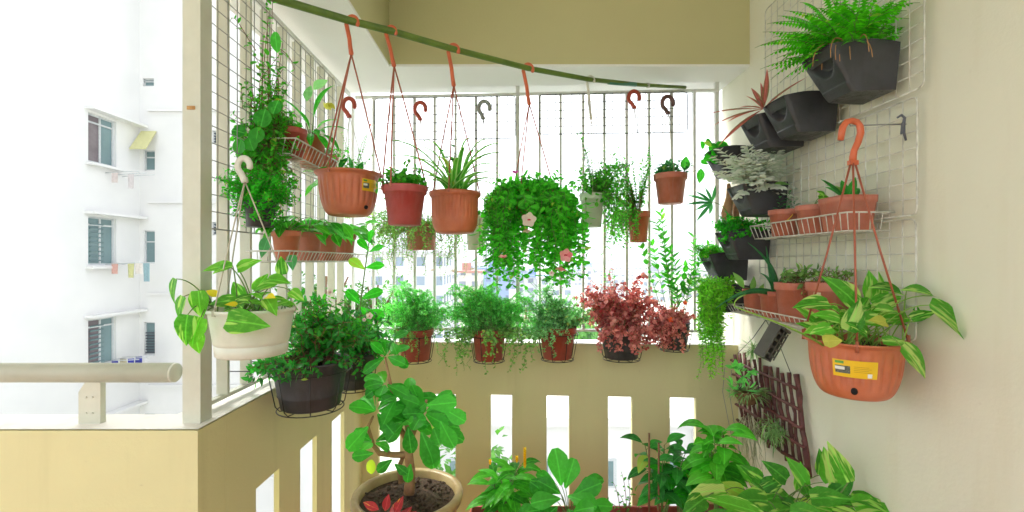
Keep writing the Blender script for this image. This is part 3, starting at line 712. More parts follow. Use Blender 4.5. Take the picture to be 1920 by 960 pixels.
def potted(name, label, cat, rimc, rt, rb, h, mat, style='std', group=None, soil=True, soilm=None):
    rimc = Vector(rimc); c = rimc - Vector((0, 0, h))
    t = thing(name, label, cat, c, group)
    p = pot_mesh(c, rt, rb, h, style).build('pot', mat, t)
    if soil:
        m = MB(); soil_disc(m, rimc - Vector((0, 0, h * .14)), rt * (.93 if style != 'bowl' else .92)); m.build('soil', soilm or M['soil'], t)
    return t, rimc - Vector((0, 0, h * .14)), p
def fl(parent, name, Lm, mat):
    if Lm.v: return Lm.build(name, mat, parent)
def sticker(p, c, R0, z0, z1, a0, a1, rot):
    """curved label on a round pot: radius function R0(z)"""
    def patch(mb, zz0, zz1, aa0, aa1, off):
        n = 10; k = 3; vs = []
        for j in range(k + 1):
            z = lerp(zz0, zz1, j / k)
            for i in range(n + 1):
                a = lerp(aa0, aa1, i / n); vs.append((c.x + (R0(z) + off) * math.cos(a), c.y + (R0(z) + off) * math.sin(a), c.z + z))
        mb.add(vs, [(j * (n + 1) + i, j * (n + 1) + i + 1, (j + 1) * (n + 1) + i + 1, (j + 1) * (n + 1) + i) for j in range(k) for i in range(n)])
    m = MB(); patch(m, z0, z1, a0, a1, .0025); s = m.build('sticker', M['yellow'], p)
    H = z1 - z0; A = a1 - a0
    m = MB(); patch(m, z0 + H * .22, z0 + H * .66, a0 + A * .06, a0 + A * .40, .0034); m.build('picture', M['stdark'], s)
    m = MB(); patch(m, z0 + H * .42, z0 + H * .60, a0 + A * .06, a0 + A * .28, .0040); patch(m, z0 + H * .06, z0 + H * .30, a0 + A * .78, a0 + A * .88, .0034); m.build('picture', M['stwhite'], s)
    m = MB(); patch(m, z0 + H * .78, z0 + H * .93, a0 + A * .06, a0 + A * .26, .0034); m.build('emblem', M['stgreen'], s)
    m = MB()
    for q in range(4): patch(m, z0 + H * (.34 + q * .10), z0 + H * (.37 + q * .10), a0 + A * .48, a0 + A * (.86 - .06 * (q % 2)), .0034)
    m.build('print_lines', plain('sticker_print', (.55, .33, .02), .5), s)

# ============================================================ THE POLE
pp = [(525 - 60, -22, 1.61), (525, 0, 1.67), (660, 40, 1.788), (733, 58, 1.855), (850, 92, 1.98), (990, 128, 2.15), (1105, 149, 2.31), (1200, 159, 2.466), (1285, 164, 2.61)]
polepts = [P(*q) for q in pp]
t = thing('hanging_pole', 'long sagging green pole slung across the corner with pots hooked on it', 'pole', polepts[0])
m = MB(); m.tube(polepts, [.0155, .0152, .0145, .014, .0135, .0125, .0115, .010, .009], 14); m.build('rod', M['bamboo'], t)
m = MB(); m.tube([P(1141, 153.8, 2.37), P(1166, 156.2, 2.41), P(1192, 158.4, 2.452)], [.0122, .0119, .0114], 14); m.build('tape', M['teal'], t)
m = MB()
for q in (P(1215, 160, 2.49), P(470, -21, 1.615)):
    for k in range(4): m.tube([q + Vector((k * .004 - .006, 0, .014)), q + Vector((k * .004 - .006, .014, 0)), q + Vector((k * .004 - .006, 0, -.014)), q + Vector((k * .004 - .006, -.014, 0)), q + Vector((k * .004 - .006, 0, .014))], .0016, 5)
m.build('tie_wire', M['wire'], t)
def pole_at(px):
    for i in range(len(pp) - 1):
        if pp[i][0] <= px <= pp[i + 1][0]:
            f = (px - pp[i][0]) / (pp[i + 1][0] - pp[i][0]); return polepts[i].lerp(polepts[i + 1], f)
HG = 'pots hung from the green pole'
def polehang(px, rimc, rr, **k):
    q = pole_at(px); return q + Vector((0, 0, .004))

# --- ribbed bowl with yellow sticker
c = P(654, 326, 1.79)
t, s0, pot = potted('hanging_planter', 'ribbed terracotta bowl with a small yellow sticker, leftmost pot on the green pole', 'hanging pot', c, .119, .062, .163, M['terra'], 'bowl', HG)
bc = c - Vector((0, 0, .163))
Rb = lambda z: lerp(.062, .119 * .93, math.sin(math.acos(max(-1, min(1, 1 - (z / (.163 * .9)) ** (1 / .95))))) ** .85)
sticker(pot, bc, Rb, .088, .132, R(-46), R(-8), 0)
m = MB(); q = R(-30); rr0 = Rb(.028); m.lathe([(.0075, 0), (.0075, .006)], (0, 0, 0), 12, cap_top=True)
m.v = [tuple(Vector((bc.x + math.cos(q) * (rr0 - .001), bc.y + math.sin(q) * (rr0 - .001), bc.z + .030)) + (Matrix.Rotation(q, 3, 'Z') @ Matrix.Rotation(R(115), 3, 'Y')) @ Vector(v)) for v in m.v]
m.build('drain_hole', M['hole'], pot)
hanger(t, polehang(660, c, .12), c, .121, M['hook_r'], M['cord_r'], .13, .022, .0055, .0031, (2.9, 4.45, 0.1))
Lm, Sm = MB(), MB()
for a, l in ((3.0, .11), (3.5, .10), (2.6, .07), (.4, .07), (1.5, .08), (5.2, .06), (2.0, .09), (.9, .05), (5.9, .07)):
    b = s0 + Vector((rs.uniform(-.04, .04), rs.uniform(-.04, .04), 0)); tip = b + Vector((math.cos(a) * l, math.sin(a) * l * .6, .035))
    stemleaves(Lm, Sm, bez(b, b + Vector((0, 0, .05)), tip, 5), .035, .062, .034, 'ovate', t0=.5, up=.5, pet=.01)
fl(t, 'foliage', Lm, M['l_dark']); fl(t, 'stems', Sm, M['stem'])
Lm, Sm = MB(), MB()
for k in range(10):
    b = s0 + Vector((rs.uniform(-.02, .05), rs.uniform(-.03, .03), 0)); tip = P(620 + 8 * k, 300 + rs.uniform(-20, 10), 1.84)
    stemleaves(Lm, Sm, bez(b, b.lerp(tip, .5) + Vector((0, 0, .03)), tip, 6), .016, .016, .010, 'ovate', t0=.3)
fl(t, 'side_foliage', Lm, M['l_mid'])

# --- maroon pot
c = P(759, 350, 1.70)
t, s0, pot = potted('hanging_planter', 'plain maroon plastic pot hung between the ribbed bowl and the spider plant', 'hanging pot', c, .081, .058, .142, M['maroon'], 'std', HG)
hanger(t, polehang(733, c, .08) , c, .080, M['hook_r'], M['cord_r'], .16, .020, .005, .0031, (3.3, 4.3, .3))
Lm, Sm = MB(), MB()
bush(Lm, Sm, s0, c + Vector((0, 0, .035)), (.090, .07, .045), 34, .013, .028, .018, .05, .2, shape='round', mode='opp', t0=.35)
for px, py in ((738, 322), (790, 318), (770, 300), (722, 372)): stemleaves(Lm, Sm, bez(s0, s0 + Vector((0, 0, .09)), P(px, py, 1.68), 6), .018, .026, .016, 'round', t0=.5)
fl(t, 'foliage', Lm, M['l_mid']); fl(t, 'stems', Sm, M['pstem'])

# --- spider plant
c = P(853, 361, 1.98)
t, s0, pot = potted('hanging_planter', 'terracotta bell pot with an arching striped spider plant', 'hanging pot', c, .107, .072, .176, M['terra'], 'bell', HG)
hanger(t, polehang(850, c, .1), c, .107, M['hook_r'], M['cord_r'], .16, .022, .0055, .0031, (2.8, 4.6, .2))
Lm = MB()
ends = [(728, 266, 1.92), (745, 295, 1.85), (762, 322, 1.84), (790, 282, 2.0), (800, 268, 2.05), (880, 262, 2.0), (912, 265, 2.02), (938, 272, 1.95), (945, 290, 1.88), (935, 330, 1.8), (940, 345, 1.9), (905, 300, 1.8), (925, 315, 2.1), (870, 280, 1.85), (840, 300, 2.1), (822, 300, 1.85), (778, 335, 1.78), (900, 335, 1.76), (812, 320, 2.15), (893, 288, 2.15), (770, 305, 2.1), (860, 300, 1.8), (800, 345, 1.76), (845, 330, 1.76), (885, 345, 1.75), (918, 350, 1.82)]
for e in ends:
    tip = P(853 + (e[0] - 853) * 1.14, e[1] - 3, e[2]); b = s0 + Vector((rs.gauss(0, .015), rs.gauss(0, .015), 0)); d = tip - b; n = 9
    pts = bez(b, b + Vector((d.x * .35, d.y * .35, max(.05, d.z * .8 + .07))), tip, n)
    side = (d.cross(UP)).normalized(); w = .0100; vs = []; uvs = []
    for i, p in enumerate(pts):
        T = (pts[min(i + 1, n)] - pts[max(0, i - 1)]).normalized(); nn = side.cross(T).normalized(); ww = w * (1 if i < n * .65 else max(.3, 1 - (i - n * .65) / (n * .42)))
        vs += [p - side * ww + nn * ww * .5, p, p + side * ww + nn * ww * .5]; uvs += [(-1, i / n), (0, i / n), (1, i / n)]
    Lm.add(vs, [f for i in range(n) for f in ((i * 3, i * 3 + 1, i * 3 + 4, i * 3 + 3), (i * 3 + 1, i * 3 + 2, i * 3 + 5, i * 3 + 4))], uvs, rs.random())
fl(t, 'foliage', Lm, M['l_var'])
Lm, Sm = MB(), MB()
for k in range(7):
    tip = P(848 + rs.uniform(-22, 14), 285 + rs.uniform(-14, 16), 1.93); stemleaves(Lm, Sm, bez(s0, s0 + Vector((0, 0, .1)), tip, 6), .022, .03, .022, 'round', t0=.6)
fl(t, 'young_foliage', Lm, M['l_dark']); fl(t, 'stems', Sm, M['pstem'])

# --- flowering basket
c = P(998, 362, 2.15)
t, s0, pot = potted('hanging_planter', 'big overflowing basket of trailing green leaves with pink flowers', 'hanging pot', c, .118, .080, .125, M['terra'], 'bowl', HG)
hanger(t, polehang(990, c, .13), c, .115, M['hook_r'], M['cord_r'], .17, .022, .0055, .0031, (2.5, 4.2, .3))
Lm, Sm, L2 = MB(), MB(), MB()
bush(Lm, Sm, s0, c + Vector((.0, -.02, .015)), (.18, .14, .06), 66, .019, .044, .026, .08, .25, shape='obov', mode='opp', t0=.35, up=.6)
for k in range(125):
    a = rs.uniform(-3.4, .6) ; q = rs.random()
    ze = P(0, lerp(390, 535 if abs(math.cos(a) + .02) > .30 else 512, q ** .7), 2.1).z
    trail(Lm, Sm, s0 + Vector((.0, 0, .01)), .14, ze, a, .024, .044, .026, rs.uniform(-.06, .06), shape='obov', mode='opp', t0=.25, up=.5)
for k in range(75):
    a = rs.uniform(-3.7, -2.1); trail(L2, Sm, s0 + Vector((-.04, 0, .015)), .11, P(0, rs.uniform(400, 505), 2.1).z, a, .010, .021, .010, rs.uniform(-.02, .06), shape='ovate', mode='opp', t0=.2)
for px, py in ((912, 520), (925, 530), (945, 522), (965, 505), (1000, 505), (1020, 515), (1042, 522), (1065, 520), (1085, 512), (1092, 480), (900, 480), (1098, 440), (985, 490)):
    b = P(px, py - 70, 2.03); stemleaves(Lm, Sm, bez(b, b + Vector((0, -.02, -.05)), P(px, py, 2.03), 6), .022, .054, .032, 'obov', 'opp', t0=.2, up=.2)
fl(t, 'foliage', Lm, M['l_basket']); fl(t, 'fine_foliage', L2, M['l_mid']); fl(t, 'stems', Sm, M['stem'])
for px, py, r_, mt, d in ((992, 413, .030, 'petalw', (-.1, -1, .1)), (1060, 479, .027, 'pink', (.1, -1, 0)), (943, 484, .018, 'pink', (0, -.4, 1)), (1052, 501, .022, 'pink', (-.2, -.3, -1)), (966, 325, .016, 'magenta', (0, -.6, 1)), (1034, 512, .012, 'petalw', (0, -1, -.3)), (988, 430, .018, 'petalw', (0, -.3, -1))):
    f_, g_ = MB(), MB(); flower(f_, g_, P(px, py, 1.875 if py > 350 else 1.98), d, r_ * 1.15); fo = f_.build('flower', M[mt], t); g_.build('flower_centre', M['pinkc'], fo)

# --- pale green pot
c = P(1110, 364, 2.31)
t, s0, pot = potted('hanging_planter', 'pale green pot of leafy vines hung from the white hook on the pole', 'hanging pot', c, .062, .046, .165, M['gpot'], 'std', HG)
hanger(t, polehang(1107, c, .06), c, .06, M['hook_w'], M['cord_w'], .20, .018, .0045, .0016, (2.8, 4.6, .2))
Lm, Sm = MB(), MB()
bush(Lm, Sm, s0, c + Vector((.03, -.02, .05)), (.18, .09, .12), 85, .017, .033, .024, .035, .3, shape='ovate', mode='alt', t0=.25, pet=.006)
for px, py in ((1080, 232), (1085, 250), (1095, 275), (1120, 265), (1135, 285), (1150, 290), (1170, 300), (1190, 345), (1078, 240), (1090, 262), (1102, 280), (1128, 300), (1145, 315), (1160, 330), (1112, 300), (1068, 315), (1140, 300)):
    tip = P(px, py, 2.28); stemleaves(Lm, Sm, bez(s0, s0.lerp(tip, .5) + Vector((.03, 0, .02)), tip, 9), .020, .026, .018, 'ovate', t0=.25, pet=.005)
for k in range(32):
    a = rs.uniform(-.9, .8); trail(Lm, Sm, s0, .06, P(0, rs.uniform(400, 465), 2.3).z, a, .018, .022, .015, rs.uniform(.02, .10), t0=.3)
fl(t, 'foliage', Lm, M['l_fresh']); fl(t, 'stems', Sm, M['stem'])

# ============================================================ POTS HOOKED ON THE REAR RAILING
RG = 'pots hooked on the rear railing'
def rearhang(label, hp, rimp, rt, rb, h, mat, hookm, Y=2.60, style='std'):
    c = P(*rimp); t, s0, pot = potted('hanging_planter', label, 'hanging pot', c, rt, rb, h, mat, style, RG)
    top = P(*hp)
    hanger(t, top, c, rt, hookm, M['cord_w'], .075, .030, .0075, .0015, (2.8, 4.6, .2), clip=False)
    return t, s0, c
t, s0, c = rearhang('clay pot of wispy trailing plants between the maroon pot and the spider plant', (788, 199, 2.56), (790, 418, 2.56), .092, .073, .15, M['terra2'], M['hook_m'])
Lm, Sm = MB(), MB()
bush(Lm, Sm, s0, c + Vector((-.10, -.03, -.02)), (.32, .06, .10), 90, .009, .017, .009, .06, .3, shape='ovate', mode='opp', t0=.2, jit=.5)
for k in range(110):
    a = rs.uniform(-3.9, .7); trail(Lm, Sm, s0, .10, P(0, rs.uniform(430, 530), 2.5).z, a, .009, .017, .008, rs.uniform(0, .16), t0=.2, jit=.5)
fl(t, 'foliage', Lm, M['l_olive']); fl(t, 'stems', Sm, M['pstem'])
f_ = MB()
for px, py in ((806, 507), (845, 508), (880, 505), (760, 480)): f_.leaf(P(px, py, 2.44), (1, 0, .2), (0, -1, 0), .03, .012, 'ovate', 3)
fl(t, 'dry_leaves', f_, M['petalw'])
t, s0, c = rearhang('grey white pot hung on a grey hook, half hidden by the spider plant pot', (908, 197, 2.56), (893, 405, 2.58), .062, .048, .19, M['wpot'], M['hook_g'])
Lm, Sm = MB(), MB(); bush(Lm, Sm, s0, c + Vector((0, -.02, .04)), (.12, .06, .06), 30, .014, .024, .014, .04, .3, t0=.3); fl(t, 'foliage', Lm, M['l_mid']); fl(t, 'stems', Sm, M['stem'])
t, s0, c = rearhang('narrow orange pot of small leaved herbs right of the pale green pot', (1189, 178, 2.58), (1197, 397, 2.50), .062, .044, .165, M['terra'], M['hook_m'])
Lm, Sm = MB(), MB()
for k in range(70):
    tip = P(1190 + rs.uniform(-52, 34), rs.uniform(272, 385), 2.48 + rs.uniform(-.05, .05)); stemleaves(Lm, Sm, bez(s0, s0.lerp(tip, .5) + Vector((0, 0, .04)), tip, 8), .018, .024, .016, 'ovate', 'opp', t0=.2)
for k in range(44):
    a = rs.uniform(-3.9, -1.8); trail(Lm, Sm, s0, .06, P(0, rs.uniform(410, 465), 2.5).z, a, .011, .019, .013, rs.uniform(0, .09), t0=.3)
fl(t, 'foliage', Lm, M['l_fresh']); fl(t, 'stems', Sm, M['pstem'])
t, s0, c = rearhang('small terracotta pot of succulents under the dark hook, rightmost on the rear railing', (1252, 188, 2.50), (1257, 327, 2.44), .086, .062, .155, M['terra2'], M['hook_d'])
Lm, Sm = MB(), MB()
for k in range(34):
    b = s0 + Vector((rs.uniform(-.06, .06), rs.uniform(-.05, .05), 0)); tip = b + Vector((rs.gauss(0, .02), rs.gauss(0, .02), rs.uniform(.04, .09)))
    stemleaves(Lm, Sm, [b, b.lerp(tip, .5), tip], .010, .034, .022, 'obov', t0=.2, ang=50, up=.1, fold=.35)
fl(t, 'foliage', Lm, M['l_teal'])
L2 = MB(); Sm.tube(bez(s0 + Vector((.05, 0, 0)), P(1290, 318, 2.40), P(1328, 318, 2.36), 6), .0012, 5)
L2.leaf(P(1283, 320, 2.38), (.15, 0, 1), (-.2, -1, .1), .078, .052, 'ovate', 6, .2); L2.leaf(P(1314, 316, 2.36), (-.05, 0, -1), (.1, -1, 0), .075, .048, 'ovate', 6, .2)
fl(t, 'broad_leaves', L2, M['l_jade']); fl(t, 'stems', Sm, M['stem'])
t, s0, c = rearhang('pot of small leaved sprigs on a red hook behind the ribbed bowl', (654, 192, 2.40), (662, 345, 2.40), .075, .055, .12, M['terra2'], M['hook_m'])
Lm, Sm = MB(), MB()
for px, py in ((640, 250), (655, 262), (693, 236), (685, 255), (672, 280), (700, 290), (645, 290), (660, 300), (680, 305), (640, 310), (690, 265), (652, 280)):
    tip = P(px, py, 2.34); stemleaves(Lm, Sm, bez(s0, s0.lerp(tip, .5) + Vector((rs.uniform(-.03, .03), 0, .02)), tip, 8), .013, .018, .012, 'ovate', 'opp', t0=.25)
fl(t, 'foliage', Lm, M['l_mid']); fl(t, 'stems', Sm, M['pstem'])
f_ = MB(); f_.leaf(P(693, 237, 2.33), (.3, 0, 1), (0, -1, 0), .016, .014, 'round', 3); fl(t, 'flower', f_, M['redflower'])

# ============================================================ RING HOLDERS ON THE PARAPET LEDGES
def ring_holder(root, rimc, rt, rb, h, wall_dir, mat=None, back=.06, dark=True):
    """black wire cage: two rings, uprights, hooks to the ledge; wall_dir = unit vector towards the wall"""
    rimc = Vector(rimc); w = Vector(wall_dir); mat = mat or M['bwire']; m = MB()
    def ring(r, z, th=.0022): m.tube([rimc + Vector((math.cos(a) * r, math.sin(a) * r, z)) for a in [6.2832 * i / 36 for i in range(37)]], th, 5, cap=False)
    z1 = -h * .22; z2 = -h - .006; r1 = lerp(rt, rb, .05) + .010; r2 = rb + .012
    ring(r1, z1); ring(r2, z2)
    a0 = math.atan2(w.y, w.x)
    for k in range(8):
        a = a0 + math.pi / 8 + k * math.pi / 4
        u = Vector((math.cos(a), math.sin(a), 0)); m.tube([rimc + u * r1 + Vector((0, 0, z1)), rimc + u * lerp(r1, r2, .9) + Vector((0, 0, lerp(z1, z2, .9))), rimc + u * (r2 * .9) + Vector((0, 0, z2 - .002)), rimc + u * r2 * .3 + Vector((0, 0, z2))], .0020, 5)
    m.tube([rimc + Vector((math.cos(a) * r2 * .3, math.sin(a) * r2 * .3, z2)) for a in [6.2832 * i / 16 for i in range(17)]], .002, 5, cap=False)
    m.build('cage', mat, root)
    s = Vector((-w.y, w.x, 0))
    for k in (-1, 1):
        m = MB()
        q = rimc + w * r1 * .8 + s * (k * r1 * .55) + Vector((0, 0, z1)); dist = back
        top = ZT + .012 - q.z
        m.tube([q, q + w * (rt * .12) + Vector((0, 0, 0)), q + w * (dist * .5) + Vector((0, 0, top)), q + w * (dist + .10) + Vector((0, 0, top)), q + w * (dist + .10) + Vector((0, 0, top - .05))] if False else
               [q, q + Vector((0, 0, max(.01, top))), q + w * (dist + .145) + Vector((0, 0, max(.01, top))), q + w * (dist + .145) + Vector((0, 0, max(.01, top) - .03))], .0022, 5)
        m.build('ledge_hook', mat, root)
PG = 'pots in black wire cages along the rear parapet'
ws = (0, 1, 0)
def rimz(py, Y): return 1.5 + (490 - py) * Y / FPX
row = [
 (779, 616, .098, .072, .165, 'rust', 'red brown pot of feathery green herb at the left end of the rear parapet', 'std'),
 (917, 616, .096, .070, .165, 'rust', 'red brown pot of feathery green plant with vines trailing below the parapet', 'std'),
 (1045, 612, .102, .074, .168, 'rust', 'red brown pot of silvery green oregano left of the red plant', 'std'),
 (1165, 612, .112, .084, .165, 'black', 'black pot under a big mound of wine red leaves on the rear parapet', 'rings'),
 (1264, 604, .082, .060, .14, 'black', 'smaller black pot of red leaves and tall green stems, rightmost on the rear parapet', 'rings')]
ROW = []
for px, py, rt, rb, h, mt, lab, st in row:
    Y = 2.60 - rt - .035 - (0 if px < 1200 else .02)
    c = P(px, py, Y); t, s0, pot = potted('parapet_planter', lab, 'potted plant', c, rt, rb, h, M[mt], st, PG)
    ring_holder(t, c, rt, rb, h, ws, back=.01); ROW.append((t, s0, c, Y))
# 1 feathery
t, s0, c, Y = ROW[0]; Lm, Sm = MB(), MB()
bush(Lm, Sm, s0, c + Vector((.0, -.01, .085)), (.215, .11, .145), 290, .0068, .017, .0058, .08, .5, wob=.06, shape='ovate', mode='whorl', t0=.25, ang=50, seg=2, jit=.5, sides=3)
for k in range(14): trail(Lm, Sm, s0, .09, c.z - rs.uniform(.02, .19), rs.uniform(-3.1, 0), .008, .016, .004, .02, shape='needle', mode='whorl', t0=.15, seg=1)
fl(t, 'foliage', Lm, M['l_fine']); fl(t, 'stems', Sm, M['stem'])
# 2 feathery + vines
t, s0, c, Y = ROW[1]; Lm, Sm, L2 = MB(), MB(), MB()
bush(Lm, Sm, s0, c + Vector((-.01, -.01, .08)), (.265, .12, .155), 370, .0068, .017, .0058, .08, .5, wob=.06, shape='ovate', mode='whorl', t0=.25, ang=50, seg=2, jit=.5, sides=3)
for k in range(46): trail(L2, Sm, s0, .11, c.z - rs.uniform(.02, .22), rs.uniform(-3.4, .5), .013, .022, .014, rs.uniform(.0, .14), shape='ovate', t0=.2)
fl(t, 'foliage', Lm, M['l_fine']); fl(t, 'vines', L2, M['l_olive']); fl(t, 'stems', Sm, M['stem'])
# 3 oregano
t, s0, c, Y = ROW[2]; Lm, Sm = MB(), MB()
bush(Lm, Sm, s0, c + Vector((-.01, -.01, .07)), (.205, .10, .14), 250, .010, .020, .015, .08, .2, shape='round', mode='opp', t0=.25, seg=2)
for k in range(16): trail(Lm, Sm, s0, .10, c.z - rs.uniform(.0, .14), rs.uniform(-3.4, -.9), .012, .016, .011, rs.uniform(0, .05), shape='round', mode='opp', t0=.3, seg=2)
for px, py in ((985, 520), (1010, 505), (1000, 530), (1060, 520)): stemleaves(Lm, Sm, bez(s0, s0 + Vector((0, 0, .12)), P(px, py, 2.44), 7), .016, .018, .012, 'ovate', 'opp', t0=.4)
fl(t, 'foliage', Lm, M['l_oreg']); fl(t, 'stems', Sm, M['stem'])
# 4 wine red
t, s0, c, Y = ROW[3]; Lm, Sm = MB(), MB()
bush(Lm, Sm, s0, c + Vector((.0, -.03, .10)), (.225, .13, .17), 120, .017, .028, .023, .08, .25, shape='round', mode='opp', t0=.3, up=.5)
for k in range(26): trail(Lm, Sm, s0, .12, c.z - rs.uniform(.0, .11), rs.uniform(-2.4, 0), .016, .023, .018, rs.uniform(0, .06), shape='round', mode='opp', t0=.3)
bush(Lm, Sm, s0, P(1110, 560, 2.45), (.08, .06, .10), 46, .016, .025, .020, .06, .2, shape='round', mode='opp', t0=.4)
fl(t, 'foliage', Lm, M['l_red']); fl(t, 'stems', Sm, M['pstem'])
L2, Sm = MB(), MB()
for px, py in ((1128, 478), (1140, 490), (1152, 505), (1110, 500), (1098, 585), (1105, 600), (1135, 520), (1120, 540), (1146, 470)): stemleaves(L2, Sm, bez(s0, s0 + Vector((-.04, 0, .1)), P(px, py, 2.52), 8), .018, .022, .017, 'ovate', t0=.3)
fl(t, 'side_foliage', L2, M['l_mid']); fl(t, 'sprig_stems', Sm, M['stem'])
# 5 pink edged + tall opposite leaved stems
t, s0, c, Y = ROW[4]; Lm, Sm, L2, S2 = MB(), MB(), MB(), MB()
bush(Lm, Sm, s0, c + Vector((-.045, -.02, .03)), (.14, .09, .08), 80, .014, .026, .020, .06, .2, shape='round', mode='opp', t0=.3)
for k in range(24): trail(Lm, Sm, s0, .09, c.z - rs.uniform(.02, .13), rs.uniform(-3.1, -1.4), .013, .022, .016, rs.uniform(0, .05), shape='round', mode='opp', t0=.25)
for bx, tops in ((0, [(1200, 448), (1240, 400), (1258, 470), (1222, 455), (1300, 445), (1330, 455), (1285, 500), (1250, 510), (1265, 540), (1310, 490), (1232, 420)]),):
    for px, py in tops:
        tip = P(px, py, 2.50 + rs.uniform(-.05, .04)); b = s0 + Vector((rs.uniform(-.04, .05), rs.uniform(-.03, .03), 0))
        stemleaves(L2, S2, bez(b, b.lerp(tip, .6) + Vector((rs.uniform(-.02, .04), 0, .03)), tip, 9), .026, .066, .031, 'ovate', 'opp', t0=.3, ang=50, r=(.0022, .0012), up=.2, droop=.3)
fl(t, 'foliage', Lm, M['l_red']); fl(t, 'stems', Sm, M['pstem']); fl(t, 'tall_foliage', L2, M['l_mid']); fl(t, 'tall_stems', S2, M['stem'])
f_, g_ = MB(), MB(); flower(f_, g_, P(1284, 568, 2.38), (0, -1, .3), .014); flower(f_, g_, P(1258, 600, 2.36), (-.3, -1, .3), .016); f_.build('flower', M['redflower'], t)

# ============================================================ LEFT SIDE
# black caged pots on the side parapet
LG = 'black caged pots hung inside the left parapet'
c = P(583, 673, 1.64); 
t, s0, pot = potted('parapet_planter', 'large black caged pot with tiny pink flowers, nearest on the left parapet', 'potted plant', c, .128, .098, .165, M['black'], 'rings', LG)
ring_holder(t, c, .128, .098, .165, (-1, 0, 0), back=.0)
Lm, Sm = MB(), MB()
bush(Lm, Sm, s0, P(612, 610, 1.68), (.18, .15, .11), 115, .017, .038, .020, .07, .25, shape='ovate', mode='alt', t0=.25, pet=.006)
for k in range(26): trail(Lm, Sm, s0, .12, c.z - rs.uniform(-.02, .06), rs.uniform(-3.6, .6), .018, .034, .016, rs.uniform(0, .05), t0=.3)
fl(t, 'foliage', Lm, M['l_dark']); fl(t, 'stems', Sm, M['bstem'])
Lm, Sm = MB(), MB(); bush(Lm, Sm, s0, P(620, 600, 1.7), (.16, .13, .10), 70, .018, .032, .018, .06, .25, shape='ovate', t0=.4); fl(t, 'young_foliage', Lm, M['l_mid'])
for px, py, rr_ in ((619, 548, .012), (693, 593, .014), (683, 600, .008)):
    f_, g_ = MB(), MB(); flower(f_, g_, P(px, py, 1.62), (.2, -1, .4), rr_); fo = f_.build('flower', M['petalw'], t); g_.build('flower_centre', M['pinkc'], fo)
c = P(664, 662, 2.06)
t, s0, pot = potted('parapet_planter', 'smaller black caged pot behind the large one on the left parapet', 'potted plant', c, .092, .068, .15, M['black'], 'rings', LG)
ring_holder(t, c, .092, .068, .15, (-1, 0, 0), back=.03)
Lm, Sm = MB(), MB()
bush(Lm, Sm, s0, P(676, 625, 2.04), (.14, .13, .11), 95, .016, .042, .018, .06, .25, shape='lance', mode='alt', t0=.25)
for k in range(12): trail(Lm, Sm, s0, .09, c.z - rs.uniform(0, .10), rs.uniform(-2.6, .8), .018, .034, .015, rs.uniform(0, .06), t0=.3)
fl(t, 'foliage', Lm, M['l_dark']); fl(t, 'stems', Sm, M['bstem'])
L2, S2 = MB(), MB()
st = bez(s0, P(672, 590, 2.05), P(692, 452, 2.1), 10); S2.tube(st, (.0045, .0025), 6)
for px, py, dx, dz, l in ((691, 470, -.6, .8, .07), (693, 472, .9, .5, .065), (684, 505, -.9, .7, .085), (686, 502, 1, .25, .08), (692, 455, .2, 1, .06), (678, 560, 1, .5, .10), (676, 570, -.8, .9, .09), (680, 585, 1, -.1, .10), (675, 575, .5, -.4, .085)):
    L2.leaf(P(px, py, 2.07), (dx, -.15, dz), (rs.uniform(-.3, .3), -1, .6), l, l * .55, 'obov', 6, .4, .12)
fl(t, 'tall_leaves', L2, M['l_bright']); fl(t, 'tall_stem', S2, M['stem'])

# white pot of pothos on the side railing
c = P(473, 577, 1.35)
t = thing('hanging_planter', 'ribbed white pot of pothos hung in front of the side railing, yellowing leaves', 'hanging pot', c - Vector((0, 0, .135)))
def wmod(an, j, z): return 1
prof = [(.088, 0), (.094, .004), (.096, .030), (.0945, .032), (.0945, .035), (.0975, .037)]
for k in range(9): z = .042 + k * .0085; prof += [(.098 + k * .0013, z), (.0992 + k * .0013, z + .004)]
prof += [(.110, .122), (.115, .126), (.116, .135), (.111, .135), (.107, .115)]
m = MB(); m.lathe(prof, c - Vector((0, 0, .135)), 64); pot = m.build('pot', M['wpot'], t)
s0 = c - Vector((0, 0, .018)); m = MB(); soil_disc(m, s0, .108); m.build('soil', M['soil'], t)
hanger(t, P(457, 305, 1.36), c, .113, M['hook_w'], M['cord_w'], .055, .018, .0065, .0020, (2.75, .25, 4.3))
Lm, Sm = MB(), MB()
def pothos(Lm, Sm, base, lp, lm, d, n, L, W=None, shape='heart', droop=.6, fold=.12, mid=None):
    lp = Vector(lp); b = Vector(base)
    if mid is None: mid = b.lerp(lp, .55) + Vector((0, 0, (lp - b).length * .3))
    Sm.tube(bez(b, mid, lp, 8), (.0022, .0014), 5); Lm.leaf(lp, d, n, L, W or L * .62, shape, 8, droop, fold)
